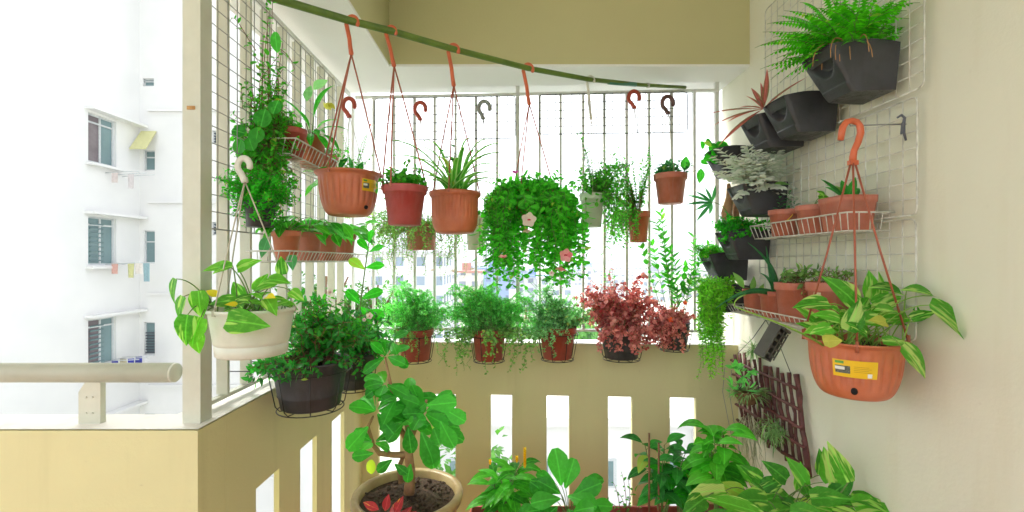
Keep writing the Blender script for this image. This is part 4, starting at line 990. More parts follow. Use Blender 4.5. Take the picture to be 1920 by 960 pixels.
for e in ((430, 500, 1.30, (-1, -.1, .1), (0, -.7, 1), .085), (445, 505, 1.32, (.9, -.1, .55), (0, -1, .6), .07), (436, 498, 1.29, (-.8, -.3, -.15), (.1, -.8, 1), .06),
          (330, 523, 1.24, (-.35, -.1, -1), (-.6, -1, .3), .075), (345, 556, 1.22, (-.4, -.2, -1), (-.4, -1, .3), .07), (352, 590, 1.20, (-.15, -.1, -1), (.2, -1, .2), .09), (377, 595, 1.22, (-.35, -.2, -1), (.3, -1, .3), .085), (372, 545, 1.24, (.1, -.1, -1), (.3, -1, .4), .08), (366, 620, 1.24, (.1, 0, -1), (.4, -1, .3), .07),
          (425, 600, 1.225, (1, -.25, -.05), (.0, -1, .35), .115), (530, 515, 1.36, (-.15, 0, 1), (.3, -1, .3), .06), (500, 525, 1.34, (.7, -.3, .1), (-.2, -.8, 1), .08), (520, 530, 1.33, (-.8, -.3, -.1), (0, -.8, 1), .075),
          (470, 560, 1.30, (-1, -.3, -.1), (0, -.7, 1), .08), (500, 560, 1.28, (.5, -.5, -.3), (0, -.7, 1), .07), (440, 565, 1.28, (-1, -.2, .1), (0, -.9, .8), .075), (545, 545, 1.30, (.5, -.3, -.2), (-.2, -.8, .8), .055), (480, 545, 1.42, (.2, .3, .8), (0, -1, .5), .07), (455, 560, 1.40, (-.4, 0, .6), (0, -1, .6), .07)):
    lp = P(e[0], e[1], e[2]); b = s0 + Vector((rs.uniform(-.07, .07), rs.uniform(-.05, .05), 0))
    if e[0] < 400: b = s0 + Vector((-.10, -.02, .02))
    pothos(Lm, Sm, b, lp, Lm, e[3], e[4], e[5])
for k in range(22):
    b = s0 + Vector((rs.uniform(-.09, .09), rs.uniform(-.08, .05), 0)); pothos(Lm, Sm, b, b + Vector((rs.gauss(0, .015), rs.gauss(0, .015), rs.uniform(.015, .05))), Lm, (rs.uniform(-1, 1), rs.uniform(-1, .3), rs.uniform(-.2, .5)), (0, -.6, 1), rs.uniform(.03, .055))
Lm.v = Lm.v; fl(t, 'foliage', Lm, M['l_pothosg']); fl(t, 'stems', Sm, M['stem'])
L2 = MB(); L2.leaf(P(408, 553, 1.30), (-1, -.1, .45), (0, -1, .5), .04, .022, 'heart', 5); L2.leaf(P(500, 556, 1.27), (.6, -.4, .1), (0, -.8, 1), .035, .025, 'heart', 5); L2.leaf(P(445, 572, 1.26), (-.5, -.4, .2), (0, -.8, 1), .03, .022, 'heart', 5)
fl(t, 'yellowed_leaves', L2, M['yflower'])

# black pot with fern-like bush high on the side railing
c = P(488, 374, 1.53)
t, s0, pot = potted('hanging_planter', 'small black pot of lacy green foliage hooked below the climbing vine', 'hanging pot', c, .050, .040, .092, M['black'], 'std')
m = MB(); m.tube([c + Vector((-.05, 0, 0)), c + Vector((-.06, 0, .05)), Vector((-.905, c.y, c.z + .06)), Vector((-.915, c.y, c.z + .03))], .002, 5); m.build('hook', M['bwire'], t)
Lm, Sm = MB(), MB()
bush(Lm, Sm, s0, c + Vector((.0, -.01, .02)), (.125, .11, .10), 190, .007, .020, .010, .04, .2, shape='ovate', mode='opp', t0=.2, seg=2)
fl(t, 'foliage', Lm, M['l_bright']); fl(t, 'stems', Sm, M['stem'])
# climbing vine
b0 = P(500, 310, 1.62)
t = thing('climbing_vine', 'dense leafy vine climbing the wire grid in the left corner up to the pole', 'vine', b0)
Lm, Sm, L2 = MB(), MB(), MB()
for px, py in ((500, 0), (505, 20), (512, -20), (495, 60), (530, 80), (545, 150), (478, 190), (470, 120), (520, 130)):
    tip = P(px, py, 1.60 + rs.uniform(-.04, .06)); b = b0 + Vector((rs.uniform(-.04, .04), rs.uniform(-.04, .04), rs.uniform(-.05, .1)))
    stemleaves(Lm, Sm, bez(b, b.lerp(tip, .5) + Vector((rs.uniform(-.03, .03), rs.uniform(-.03, .03), 0)), tip, 12), .022, .030, .017, 'ovate', 'alt', t0=.3)
bush(Lm, Sm, b0, P(497, 240, 1.62), (.115, .09, .16), 150, .012, .030, .018, .05, .1, shape='ovate', mode='alt', t0=.3)
bush(Lm, Sm, b0, P(503, 115, 1.60), (.06, .06, .10), 9, .016, .028, .017, .03, .05, shape='ovate', mode='alt', t0=.45)
bush(Lm, Sm, b0, P(490, 300, 1.60), (.09, .08, .10), 90, .012, .028, .017, .05, .1, shape='ovate', mode='alt', t0=.2)
for k in range(30): trail(Lm, Sm, P(490 + rs.uniform(-30, 30), 310, 1.58), .03, P(0, rs.uniform(340, 410), 1.58).z, rs.uniform(0, 6.28), .012, .026, .015, .02, t0=.1)
st = bez3(P(480, 95, 1.58), P(455, 60, 1.56), P(440, 20, 1.55), P(432, 38, 1.54), 10); stemleaves(Lm, Sm, st, .018, .026, .015, 'ovate', 'alt', t0=.1)
stemleaves(Lm, Sm, bez(P(520, 90, 1.6), P(545, 100, 1.6), P(552, 130, 1.6), 6), .02, .024, .014, 'ovate', 'alt', t0=.1)
for px, py, l, w, d in ((452, 262, .052, .05, (-.3, 0, -1)), (480, 268, .055, .056, (.1, 0, 1)), (489, 238, .062, .06, (.2, 0, 1)), (512, 214, .05, .05, (.3, 0, 1)), (516, 60, .066, .038, (.05, 0, -1)), (475, 282, .05, .05, (-.4, 0, 1)), (460, 250, .05, .048, (-1, 0, .3))):
    L2.leaf(P(px, py, 1.53), d, (rs.uniform(-.2, .2), -1, .25), l, w, 'round', 7, .2, .08)
fl(t, 'foliage', Lm, M['l_mid']); fl(t, 'round_leaves', L2, M['l_jade']); fl(t, 'stems', Sm, M['bstem'])

# wire baskets (shelves)
def wire_shelf(label, wx, sgn, y0, y1, zb, zt, depth_b, depth_t, group, mat='wire', slat=.028):
    """basket on a wall plane x=wx; sgn = direction away from the wall"""
    t = thing('wire_shelf', label, 'wire shelf', (wx, (y0 + y1) / 2, zb), group); m = MB(); r = .0022
    fb, ft = wx + sgn * depth_b, wx + sgn * depth_t
    m.tube([(wx, y0, zt), (ft, y0, zt), (ft, y1, zt), (wx, y1, zt)], r * 1.3, 6)
    m.tube([(wx, y0 + .015, zb), (fb, y0 + .015, zb), (fb, y1 - .015, zb), (wx, y1 - .015, zb)], r * 1.2, 6)
    m.tube([(wx, y0, zt), (wx, y1, zt)], r * 1.2, 6); m.tube([(wx, y0 + .015, zb), (wx, y1 - .015, zb)], r * 1.2, 6); m.build('frame', M[mat], t)
    m = MB(); n = int((y1 - y0 - .03) / slat)
    for i in range(n + 1):
        y = y0 + .015 + (y1 - y0 - .03) * i / n; yt = lerp(y0, y1, i / n)
        m.tube([(ft, yt, zt), (fb, y, zb), (wx, y, zb)], r * .8, 5)
    for k in range(1, 4): x = lerp(wx, ft, k / 4); xb = lerp(wx, fb, k / 4); m.tube([(x, y0, zt), (xb, y0 + .015, zb)], r * .8, 5); m.tube([(x, y1, zt), (xb, y1 - .015, zb)], r * .8, 5)
    for x in (lerp(wx, fb, .33), lerp(wx, fb, .66)): m.tube([(x, y0 + .015, zb - .003), (x, y1 - .015, zb - .003)], r * .7, 5)
    m.build('slats', M[mat], t); m = MB()
    for y in (lerp(y0, y1, .15), lerp(y0, y1, .85)): m.tube([(wx, y, zt), (wx - sgn * .012, y, zt + .02), (wx - sgn * .014, y, zt + .035)], r, 5)
    m.build('hook', M[mat], t)
    return t
SG = 'white wire shelves on the side railing'
zb = 1.875
wire_shelf('upper white wire shelf on the side railing with small terracotta pots', -.89, 1, 1.60, 2.22, zb, 1.925, .12, .145, SG)
zb2 = 1.50
wire_shelf('lower white wire shelf on the side railing, full of leafy pots', -.89, 1, 1.55, 2.36, zb2, 1.535, .13, .15, SG)
def small_pot(label, x, y, zb, rt, rb, h, mat, group, style='std'):
    return potted('small_pot', label, 'potted plant', (x, y, zb + h + .003), rt, rb, h, M[mat], style, group)
UG = 'small pots on the upper left shelf'
t, s0, p = small_pot('dark red pot nearest the vine on the upper left shelf', -.815, 1.72, zb, .052, .038, .11, 'rust', UG)
Lm, Sm = MB(), MB(); bush(Lm, Sm, s0, s0 + Vector((-.02, -.01, .04)), (.07, .06, .06), 30, .012, .026, .015, .03, .2, t0=.3); fl(t, 'foliage', Lm, M['l_mid']); fl(t, 'stems', Sm, M['stem'])
t, s0, p = small_pot('taller terracotta pot with long arching orchid leaves on the upper left shelf', -.815, 1.885, zb, .058, .042, .125, 'terra', UG)
Lm, Sm = MB(), MB()
for e in ((640, 232, 1.85, .5), (632, 268, 1.82, .4), (556, 235, 1.84, .3), (600, 152, 1.9, .3), (545, 180, 1.8, .35), (570, 205, 1.85, .4), (612, 270, 1.8, .4), (580, 262, 1.76, .3), (540, 215, 1.84, .3), (622, 215, 1.95, .4), (603, 240, 1.8, .4), (593, 245, 1.78, .3)):
    tip = P(*e[:3]); b = s0; d = tip - b; L = d.length * 1.15
    st = (Vector((d.x, d.y, d.z + L * .5))).normalized(); k = b + st * L * .35
    Sm.tube([b, k], (.003, .002), 5); dd = (tip - k); dd.z += dd.length * .25
    Lm.leaf(k, dd, (0, -.3, 1), L * .72, .030, 'lance', 9, .9, .2)
fl(t, 'foliage', Lm, M['l_jade']); fl(t, 'stems', Sm, M['stem'])
L2 = MB(); L2.leaf(P(588, 168, 1.88), (.5, 0, .5), (0, -1, .5), .07, .055, 'ovate', 6, .4); L2.leaf(P(575, 190, 1.86), (.2, -.1, 1), (0, -1, .2), .07, .04, 'ovate', 6, .4); fl(t, 'pale_leaves', L2, M['l_oreg'])
L2 = MB()
for k in range(5): L2.leaf(P(610 + rs.uniform(-8, 10), 192, 1.9), (rs.uniform(-1, 1), -.2, -.8), (0, -1, .3), .035, .014, 'lance', 4, .4)
fl(t, 'yellow_leaves', L2, leafm('leaf_yellowing', (.55, .50, .06), (.65, .6, .12), rib=0))
t, s0, p = small_pot('shorter terracotta pot at the far end of the upper left shelf', -.815, 2.04, zb, .050, .038, .085, 'terra2', UG)
Lm, Sm = MB(), MB(); bush(Lm, Sm, s0, s0 + Vector((.03, 0, .05)), (.07, .05, .05), 16, .014, .022, .013, .03, .2, t0=.3); fl(t, 'foliage', Lm, M['l_mid']); fl(t, 'stems', Sm, M['stem'])
LSG = 'pots on the lower left shelf'
for i, (y, rt, h, mt, lab) in enumerate(((1.655, .050, .105, 'terra', 'orange pot at the near end of the lower left shelf'), (1.83, .055, .11, 'terra2', 'second pot from the near end of the lower left shelf, glossy leaves spilling over'), (2.00, .057, .115, 'terra2', 'third pot along the lower left shelf, behind the glossy leaves'), (2.19, .068, .125, 'terra2', 'largest and farthest pot on the lower left shelf, below the ribbed bowl'))):
    t, s0, p = small_pot(lab, -.805, y, zb2, rt, rt * .72, h, mt, LSG); Lm, Sm = MB(), MB()
    for k in range(26):
        a = rs.uniform(0, 6.28); l = rs.uniform(.05, .14); dv = Vector((math.cos(a) * l * .8 + .02, math.sin(a) * l * .8, rs.uniform(.0, .10)))
        pothos(Lm, Sm, s0, s0 + dv * .8, Lm, (dv.x, dv.y, rs.uniform(-.8, .4) * l), (0, -.5, 1), rs.uniform(.055, .085), None, 'ovate', .7)
    fl(t, 'foliage', Lm, M['l_mid' if i != 1 else 'l_jade']); fl(t, 'stems', Sm, M['stem'])
    if i == 0:
        L2 = MB(); L2.leaf(P(502, 448, 1.56), (-.4, 0, -.9), (.1, -1, .2), .072, .042, 'heart', 7, .3); L2.leaf(P(548, 478, 1.6), (0, -.1, -1), (0, -1, .2), .055, .04, 'heart', 6, .3); fl(t, 'hanging_leaves', L2, M['l_teal'])
    if i == 3:
        L2 = MB()
        for px, py, dx, dz, l in ((610, 320, -1, .1, .10), (612, 335, -.9, -.4, .09), (590, 345, -.7, -.7, .07), (640, 345, -.2, 1, .08)): L2.leaf(P(px, py, 2.0), (dx, -.2, dz), (0, -.8, .8), l, l * .5, 'ovate', 6, .4)
        fl(t, 'broad_leaves', L2, M['l_mid'])

# ============================================================ RIGHT WALL: POCKET PLANTERS
def pocket(label, yn, zt, L=.178, x0=1.196, xf=1.0, H=.132, mat='dgrey'):
    """wall pocket: flat back at x0, front tapering inwards to the base, scooped front, open top; yn = near end"""
    t = thing('pocket_planter', label, 'wall planter', (x0, yn + L / 2, zt - H), 'dark pocket planters on the cream wall')
    m = MB(); nU = 30; nV = 22
    def outline(u, v):
        # u 0..1 goes near-back -> near-front -> far-front -> far-back ; v 0 bottom .. 1 top
        dep = lerp(.128, x0 - xf, v ** .9); Lw = lerp(L * .80, L, v)
        yc = yn + L / 2
        near_chamfer = .30
        if u < .36:
            s = u / .36; x = x0 - dep * lerp(0, .97, s); y = yc - Lw / 2 + .08 * L * s * s; zb_ = .012 * math.sin(s * 3.14)
        elif u < .64:
            s = (u - .36) / .28; x = x0 - dep * (.97 + .03 * math.sin(math.pi * s) ** .5 if 0 < s < 1 else .97); y = yc - Lw / 2 + lerp(.08 * L, Lw - .08 * L, s); zb_ = 0
            e = max(0, 1 - ((s - .46) / .40) ** 2); tp = max(0, min(1, (v - .42 - .50 * (1 - math.sqrt(e))) / .20)) if e > 0 else 0
            x += .026 * tp * (1 if v < .94 else max(0, (1 - v) / .06))
            if v < .20: x -= .004
        else:
            s = (u - .64) / .36; x = x0 - dep * lerp(.97, 0, s); y = yc + Lw / 2 - .08 * L * (1 - s) ** 2; zb_ = .006 * math.sin(s * 3.14)
        z = zt - H + (H + zb_) * v
        return Vector((x, y, z))
    us = [i / 12 * .36 for i in range(12)] + [.36 + .28 * i / 30 for i in range(31)] + [.64 + .36 * i / 8 for i in range(1, 9)]
    vs_ = [0, .06, .12, .18, .195, .21] + [.21 + .79 * i / 26 for i in range(1, 27)]
    K = len(us); vs = [outline(u, v) for v in vs_ for u in us]
    m.add(vs, [(j * K + i, (j + 1) * K + i, (j + 1) * K + i + 1, j * K + i + 1) for j in range(len(vs_) - 1) for i in range(K - 1)])
    bot = [outline(u, 0) for u in us]; m.add(bot, [tuple(range(K))], smooth=False)
    # rim lip and inner wall
    top = [outline(u, 1) for u in us]; cc = Vector((x0, yn + L / 2, zt)); 
    ins = [p + (cc - p).normalized() * .006 if abs(p.x - x0) > .001 else p + Vector((0, .006 if p.y < cc.y else -.006, 0)) for p in top]
    low = [Vector((lerp(p.x, x0, .08), p.y, p.z - .035)) for p in ins]
    m.add(top + ins + low, [(i, K + i, K + i + 1, i + 1) for i in range(K - 1)] + [(K + i, 2 * K + i, 2 * K + i + 1, K + i + 1) for i in range(K - 1)])
    m.add([outline(0, 0), outline(0, 1), outline(1, 1), outline(1, 0)], [(0, 1, 2, 3)], smooth=False)
    m.build('shell', M[mat], t)
    m = MB(); vs = [(lerp(p.x, x0, .02), p.y, p.z + rs.uniform(-.004, .006) + .012) for p in low] + [(x0 - .003, cc.y, zt - .022)]
    m.add(vs, [(i, i + 1, K) for i in range(K - 1)]); m.build('soil', M['soil'], t)
    m = MB()
    for y in (yn + L * .2, yn + L * .8): m.tube([(x0 - .004, y, zt - .01), (x0 + .004, y, zt + .012), (x0 + .018, y, zt + .012), (x0 + .020, y, zt - .012)], .003, 6)
    m.build('hanging_clip', M['dgrey'], t)
    return t, Vector((lerp(x0, xf, .45), yn + L / 2, zt - .015))

# fern
t, s = pocket('large dark pocket planter of bright ferns, highest on the cream wall', 1.432, 2.178, .172, 1.20, .985, .142)
Lm, Sm, L3 = MB(), MB(), MB()
def frond(Lm, Sm, b, tip, arch, L, W, node=.0115):
    d = tip - b; pts = bez(b, b.lerp(tip, .4) + Vector((0, 0, arch)), tip, 12)
    Sm.tube(pts, (.0016, .0007), 4, cap=False)
    ln = plen(pts); n = int(ln / node)
    for i in range(2, n):
        tt = i / n; p, T = at(pts, tt); w = W * math.sin(math.pi * min(1, tt * .9 + .12)) ** .8 * (1 if tt < .85 else (1 - tt) / .15 + .1)
        sd = T.cross(UP); sd = sd.normalized() if sd.length > .05 else Vector((1, 0, 0)); nn = sd.cross(T).normalized()
        for q in (-1, 1): Lm.leaf(p, sd * q + T * .2, nn, w * 1.25, .0115, 'lance', 2, .5, .1, rnd=rs.random())
for e in [(1438, 45, 1.62), (1415, 90, 1.66), (1425, 130, 1.64), (1470, 20, 1.58), (1450, 70, 1.55), (1462, 155, 1.6), (1475, 100, 1.5), (1440, 135, 1.6), (1500, 5, 1.6), (1540, -20, 1.55), (1580, -30, 1.5), (1620, -25, 1.42), (1700, 20, 1.34), (1715, -5, 1.34), (1680, 0, 1.38), (1650, 40, 1.34), (1600, 40, 1.36), (1560, 50, 1.40), (1510, 60, 1.45), (1490, 130, 1.5), (1665, -30, 1.45), (1530, 15, 1.45), (1570, 10, 1.4), (1640, 5, 1.36), (1500, 85, 1.58), (1530, 95, 1.5), (1470, 130, 1.58), (1612, 20, 1.34), (1480, 60, 1.5), (1430, 60, 1.6), (1432, 110, 1.62), (1445, 150, 1.62), (1458, 30, 1.62), (1470, 80, 1.5), (1485, 150, 1.56), (1500, 115, 1.5), (1462, 118, 1.54), (1505, 30, 1.52), (1450, 95, 1.62), (1430, 85, 1.5), (1725, 5, 1.32), (1705, 35, 1.32), (1550, 30, 1.6), (1455, 110, 1.58), (1590, 60, 1.32), (1690, 25, 1.42), (1520, 40, 1.56)]:
    tip = P(*e); b = s + Vector((rs.uniform(-.05, .05), rs.uniform(-.05, .05), 0)); frond(Lm, Sm, b, tip, rs.uniform(.05, .13), 0, rs.uniform(.024, .034))
for k in range(80):
    a = rs.uniform(0, 6.28); b = s + Vector((rs.uniform(-.05, .05), rs.uniform(-.06, .06), 0)); frond(Lm, Sm, b, b + Vector((math.cos(a) * rs.uniform(.06, .17), math.sin(a) * rs.uniform(.06, .14), rs.uniform(.0, .17))), rs.uniform(.02, .1), 0, .022)
fl(t, 'fronds', Lm, M['l_ferny']); fl(t, 'stems', Sm, M['stem'])
for k in range(9):
    a = rs.uniform(2.2, 5.2); b = s + Vector((rs.uniform(-.03, .03), rs.uniform(-.06, .04), 0)); L3.tube(bez3(b, b + Vector((math.cos(a) * .06, math.sin(a) * .06, .06)), b + Vector((math.cos(a) * .12, math.sin(a) * .11, .03)), b + Vector((math.cos(a) * .115, math.sin(a) * .115, -.04)), 8), (.0022, .0012), 5)
fl(t, 'dry_fronds', L3, plain('dry_frond', (.42, .22, .08), .8))
# bromeliad pair
t, s = pocket('dark pocket planter, near one of the side by side pair below the ferns', 1.697, 2.114)
t, s = pocket('dark pocket planter with a red striped bromeliad, far one of the pair below the ferns', 1.885, 2.104)
Lm = MB(); b = P(1430, 205, 1.92)
for px, py, Y, w in ((1328, 212, 1.86, .024), (1342, 232, 1.84, .02), (1352, 268, 1.86, .024), (1445, 128, 1.88, .026), (1510, 142, 1.84, .026), (1410, 162, 1.95, .026), (1402, 178, 1.9, .028), (1368, 226, 1.83, .022), (1475, 185, 1.86, .018), (1432, 150, 2.0, .02), (1425, 185, 1.8, .02), (1390, 200, 1.8, .022)):
    tip = P(px, py, Y); d = tip - b; Lm.leaf(b, d + Vector((0, 0, d.length * .12)), (0, -.4, 1) if abs(d.x) > abs(d.z) else (0, -1, .2), d.length * 1.02, w, 'lance', 9, .25, .3)
fl(t, 'foliage', Lm, leafm('leaf_bromeliad', (.42, .12, .10), (.50, .16, .12), edge=(.24, .27, .12), rib=.5, trans=.2))
# P3 round leaves
t, s = pocket('dark pocket planter with small round bright leaves, nearest the rear railing, upper row', 2.27, 2.058)
Lm, Sm = MB(), MB()
for k in range(34):
    p = P(1318 + rs.uniform(0, 62), 292 + rs.uniform(-25, 14), 2.36 + rs.uniform(-.05, .05)); pothos(Lm, Sm, s + Vector((-.03, 0, 0)), p, Lm, (rs.uniform(-1, 1), -.4, rs.uniform(-.4, .8)), (0, -1, .6), .042, .040, 'round', .4)
fl(t, 'foliage', Lm, M['l_bright']); fl(t, 'stems', Sm, M['stem'])
# P4 dusty miller
t, s = pocket('dark pocket planter heaped with silvery grey dusty miller leaves', 2.01, 1.838)
Lm, Sm = MB(), MB()
for k in range(95):
    tip = P(1425 + rs.gauss(0, 34), 318 + rs.gauss(0, 20), 2.02 + rs.uniform(-.10, .08)); b = s + Vector((rs.uniform(-.05, .03), rs.uniform(-.05, .05), 0))
    pts = bez(b, b.lerp(tip, .5) + Vector((0, 0, .03)), tip, 8); Sm.tube(pts, (.002, .001), 4)
    for i in range(7):
        tt = .40 + .6 * i / 6; p, T = at(pts, tt); sd = T.cross(UP).normalized() if T.cross(UP).length > .1 else Vector((1, 0, 0))
        for q in (-1, 1): Lm.leaf(p, sd * q + T * .7 + Vector((0, 0, rs.uniform(-.2, .4))), sd.cross(T).normalized() * .5 + Vector((-.4, -.9, .4)), .036 * (1.15 - abs(tt - .65)), .017, 'grey', 4, .4, .1)
    p, T = at(pts, .99); Lm.leaf(p, T, (0, -.5, 1), .022, .012, 'grey', 4)
fl(t, 'foliage', Lm, M['l_silver']); fl(t, 'stems', Sm, M['l_silver'])
L2 = MB(); L2.leaf(P(1452, 345, 1.94), (1, -.2, .12), (0, -.8, 1), .065, .03, 'ovate', 6, .4); fl(t, 'green_leaf', L2, M['l_olive'])
# P5/P6 herbs
t, s = pocket('dark pocket planter of fluffy bright green herb beside the middle shelf', 2.143, 1.640, .178)
Lm, Sm = MB(), MB(); bush(Lm, Sm, s + Vector((-.02, 0, 0)), P(1385, 428, 2.2), (.12, .08, .06), 170, .009, .020, .016, .07, .2, shape='round', mode='opp', t0=.2, seg=2); fl(t, 'foliage', Lm, M['l_bright']); fl(t, 'stems', Sm, M['stem'])
t, s = pocket('dark pocket planter of low yellow green sedum, left of and just below the fluffy herb', 2.345, 1.535, .178)
Lm, Sm = MB(), MB(); bush(Lm, Sm, s + Vector((-.03, 0, 0)), P(1332, 470, 2.42), (.10, .06, .035), 100, .007, .018, .009, .07, .1, shape='ovate', mode='whorl', t0=.2, seg=2); fl(t, 'foliage', Lm, M['l_ferny']); fl(t, 'stems', Sm, M['stem'])
# P7 cascade
t, s = pocket('dark pocket planter with a long yellow green cascade hanging below the parapet line', 2.30, 1.375, .178)
Lm, Sm = MB(), MB()
bush(Lm, Sm, s, P(1338, 545, 2.32), (.12, .08, .07), 100, .008, .022, .010, .07, .2, shape='ovate', mode='whorl', t0=.2, seg=2)
for k in range(56):
    px = 1335 + rs.gauss(0, 15); py = rs.uniform(590, 712); Y = 2.30 + rs.uniform(-.06, .06); tip = P(px + (py - 600) * .02, py, Y); b = s + Vector((-.05, rs.uniform(-.05, .05), 0)); top = P(px, 545 + rs.uniform(-15, 15), Y)
    pts = bez3(b, top + Vector((0, 0, .04)), top + Vector((-.01, 0, -.02)), tip, 14)
    for j in range(5, 15): pts[j] = pts[j] + Vector((rs.gauss(0, .007), rs.gauss(0, .007), 0))
    stemleaves(Lm, Sm, pts, .0085, .031, .011, 'ovate', 'whorl', t0=.15, seg=2, jit=.5, droop=.3)
fl(t, 'foliage', Lm, M['l_cascade']); fl(t, 'stems', Sm, M['stem'])
L2, S2 = MB(), MB()
for px, py in ((1310, 505), (1325, 515), (1300, 530)): stemleaves(L2, S2, bez(s + Vector((-.05, 0, 0)), P(px + 8, 550, 2.35), P(px, py, 2.32), 6), .012, .026, .008, 'lance', 'whorl', t0=.3)
fl(t, 'side_foliage', L2, M['l_fine'])

# narrow-leaved plant on driftwood
b = P(1368, 440, 2.28)
t = thing('driftwood_plant', 'narrow leaved dark plant on a brown driftwood piece left of the dusty miller', 'plant', b)
m = MB(); m.tube([P(1366, 432, 2.3), P(1362, 400, 2.3), P(1368, 370, 2.31), P(1366, 345, 2.33)], [.022, .026, .018, .008], 9); m.tube([P(1372, 432, 2.32), P(1380, 405, 2.32), P(1378, 375, 2.34)], [.016, .018, .010], 8)
m.tube([P(1366, 350, 2.33), (1.212, 2.38, 1.86)], .0015, 5); m.tube([P(1378, 378, 2.34), (1.212, 2.40, 1.83)], .0015, 5); m.build('driftwood', M['bark'], t)
Lm, Sm = MB(), MB(); n0 = P(1335, 380, 2.28); Sm.tube(bez(P(1366, 400, 2.28), P(1350, 378, 2.28), n0, 5), .002, 5)
for dx, dz, l in ((-1, .45, .13), (-1, .05, .13), (-.7, -.75, .12), (-.35, 1, .085), (.2, .9, .09), (-.9, .8, .10), (-.6, -.2, .09), (-.2, -1, .06)): Lm.leaf(n0, (dx, -.1, dz), (0, -1, .6), l, .019, 'lance', 7, .4, .15)
for k in range(12): Lm.leaf(P(1355 + rs.uniform(-8, 20), 420 + rs.uniform(-20, 25), 2.26), (rs.uniform(-1, 1), -.3, rs.uniform(-1, .6)), (0, -1, .5), .032, .010, 'lance', 4)
fl(t, 'foliage', Lm, M['l_teal']); fl(t, 'stems', Sm, M['stem'])

# ============================================================ RIGHT WALL: SHELVES
WG = 'white wire shelves on the cream wall'
wire_shelf('upper white wire shelf on the cream wall, between the dusty miller and the orange hook', 1.206, -1, 1.462, 2.06, 1.598, 1.655, .135, .15, WG, slat=.030)
wire_shelf('lower white wire shelf on the cream wall, behind the pothos basket', 1.206, -1, 1.55, 2.28, 1.255, 1.290, .135, .15, WG, slat=.030)
MG = 'terracotta pots on the upper right shelf'
def ball(L, b, n, l, w, shape='obov', h=.05, sp=.5, fold=.3, seg=4):
    for k in range(n):
        a = k * 2.4; e = rs.uniform(.2, 1); L.leaf(Vector(b) + Vector((0, 0, h * k / n)), (math.cos(a) * (1.3 - e), math.sin(a) * (1.3 - e), e), (-math.cos(a), -math.sin(a), .8), l * rs.uniform(.8, 1.1), w, shape, seg, .2, fold)
t, s0, p = small_pot('left terracotta pot on the upper right shelf, blue green succulent', 1.125, 1.915, 1.600, .061, .046, .108, 'terra2', MG)
Lm = MB()
for q in (P(1462, 372, 1.9), P(1480, 362, 1.92), P(1490, 372, 1.9), P(1474, 382, 1.86)): 
    m = MB(); b = s0; 
    stemleaves(Lm, None, [Vector((q.x, q.y, s0.z)), q.lerp(Vector((q.x, q.y, s0.z)), .5), q], .007, .026, .013, 'obov', t0=.1, ang=55, up=.1, fold=.35)
fl(t, 'foliage', Lm, M['l_teal'])
S2 = MB(); S2.tube(bez(s0 + Vector((.03, 0, 0)), P(1492, 398, 1.84), P(1474, 415, 1.82), 6), .002, 5); fl(t, 'stray_stem', S2, M['yellow'])
t, s0, p = small_pot('middle terracotta pot on the upper right shelf, one curled green leaf', 1.125, 1.735, 1.600, .058, .044, .105, 'terra2', MG)
Lm, Sm = MB(), MB(); pothos(Lm, Sm, s0, P(1535, 372, 1.74), Lm, (.6, -.4, .2), (-.2, -.7, .8), .05, .045, 'heart', 1.2); pothos(Lm, Sm, s0, P(1545, 368, 1.74), Lm, (-.6, -.3, .8), (0, -.7, .6), .035, .03, 'heart', .9); pothos(Lm, Sm, s0, P(1528, 384, 1.70), Lm, (1, -.2, .0), (0, -.7, 1), .05, .02, 'ovate', .6); fl(t, 'foliage', Lm, M['l_pothosg']); fl(t, 'stems', Sm, M['stem'])
# rectangular pot
t = thing('small_pot', 'wide terracotta pot with thick dark strap leaves, right end of the upper right shelf', 'potted plant', (1.125, 1.56, 1.600), MG)
def rectpot(c, lx, ly, h, mat, t, taper=.82):
    m = MB(); c = Vector(c)
    def ringp(fx, fy, z, n=7, r=.022):
        o = []
        for cx, cy, a0 in ((1, 1, 0), (-1, 1, 90), (-1, -1, 180), (1, -1, 270)):
            for i in range(n): a = R(a0 + 90 * i / (n - 1)); o.append(c + Vector((cx * (fx / 2 - r) + r * math.cos(a), cy * (fy / 2 - r) + r * math.sin(a), z)))
        return o
    secs = [(lx * taper * .97, ly * taper * .97, 0), (lx * taper, ly * taper, .004), (lx * .95, ly * .95, h * .80), (lx * .985, ly * .985, h * .81), (lx, ly, h), (lx - .012, ly - .012, h), (lx - .02, ly - .02, h * .82)]
    K = 28; vs = []
    for a, b, z in secs: vs += ringp(a, b, z)
    m.add(vs, [(j * K + k, j * K + (k + 1) % K, (j + 1) * K + (k + 1) % K, (j + 1) * K + k) for j in range(len(secs) - 1) for k in range(K)] + [tuple(range(K - 1, -1, -1))])
    p = m.build('pot', mat, t); m = MB(); m.add(ringp(lx - .018, ly - .018, h * .85), [tuple(range(K))], smooth=False); m.build('soil', M['soil'], t); return p
rectpot((1.13, 1.565, 1.601), .125, .140, .115, M['terra2'], t)
Lm = MB(); b = Vector((1.125, 1.565, 1.70))
for px, py, Y in ((1543, 342, 1.55), (1582, 340, 1.62), (1612, 338, 1.52), (1556, 360, 1.50), (1570, 352, 1.66), (1618, 360, 1.6)):
    tip = P(px, py, Y); d = tip - b; Lm.leaf(b, d + Vector((0, 0, .03)), (0, -.8, .8), d.length * 1.05, .030, 'strap', 7, .25, .25)
fl(t, 'foliage', Lm, M['l_dark'])
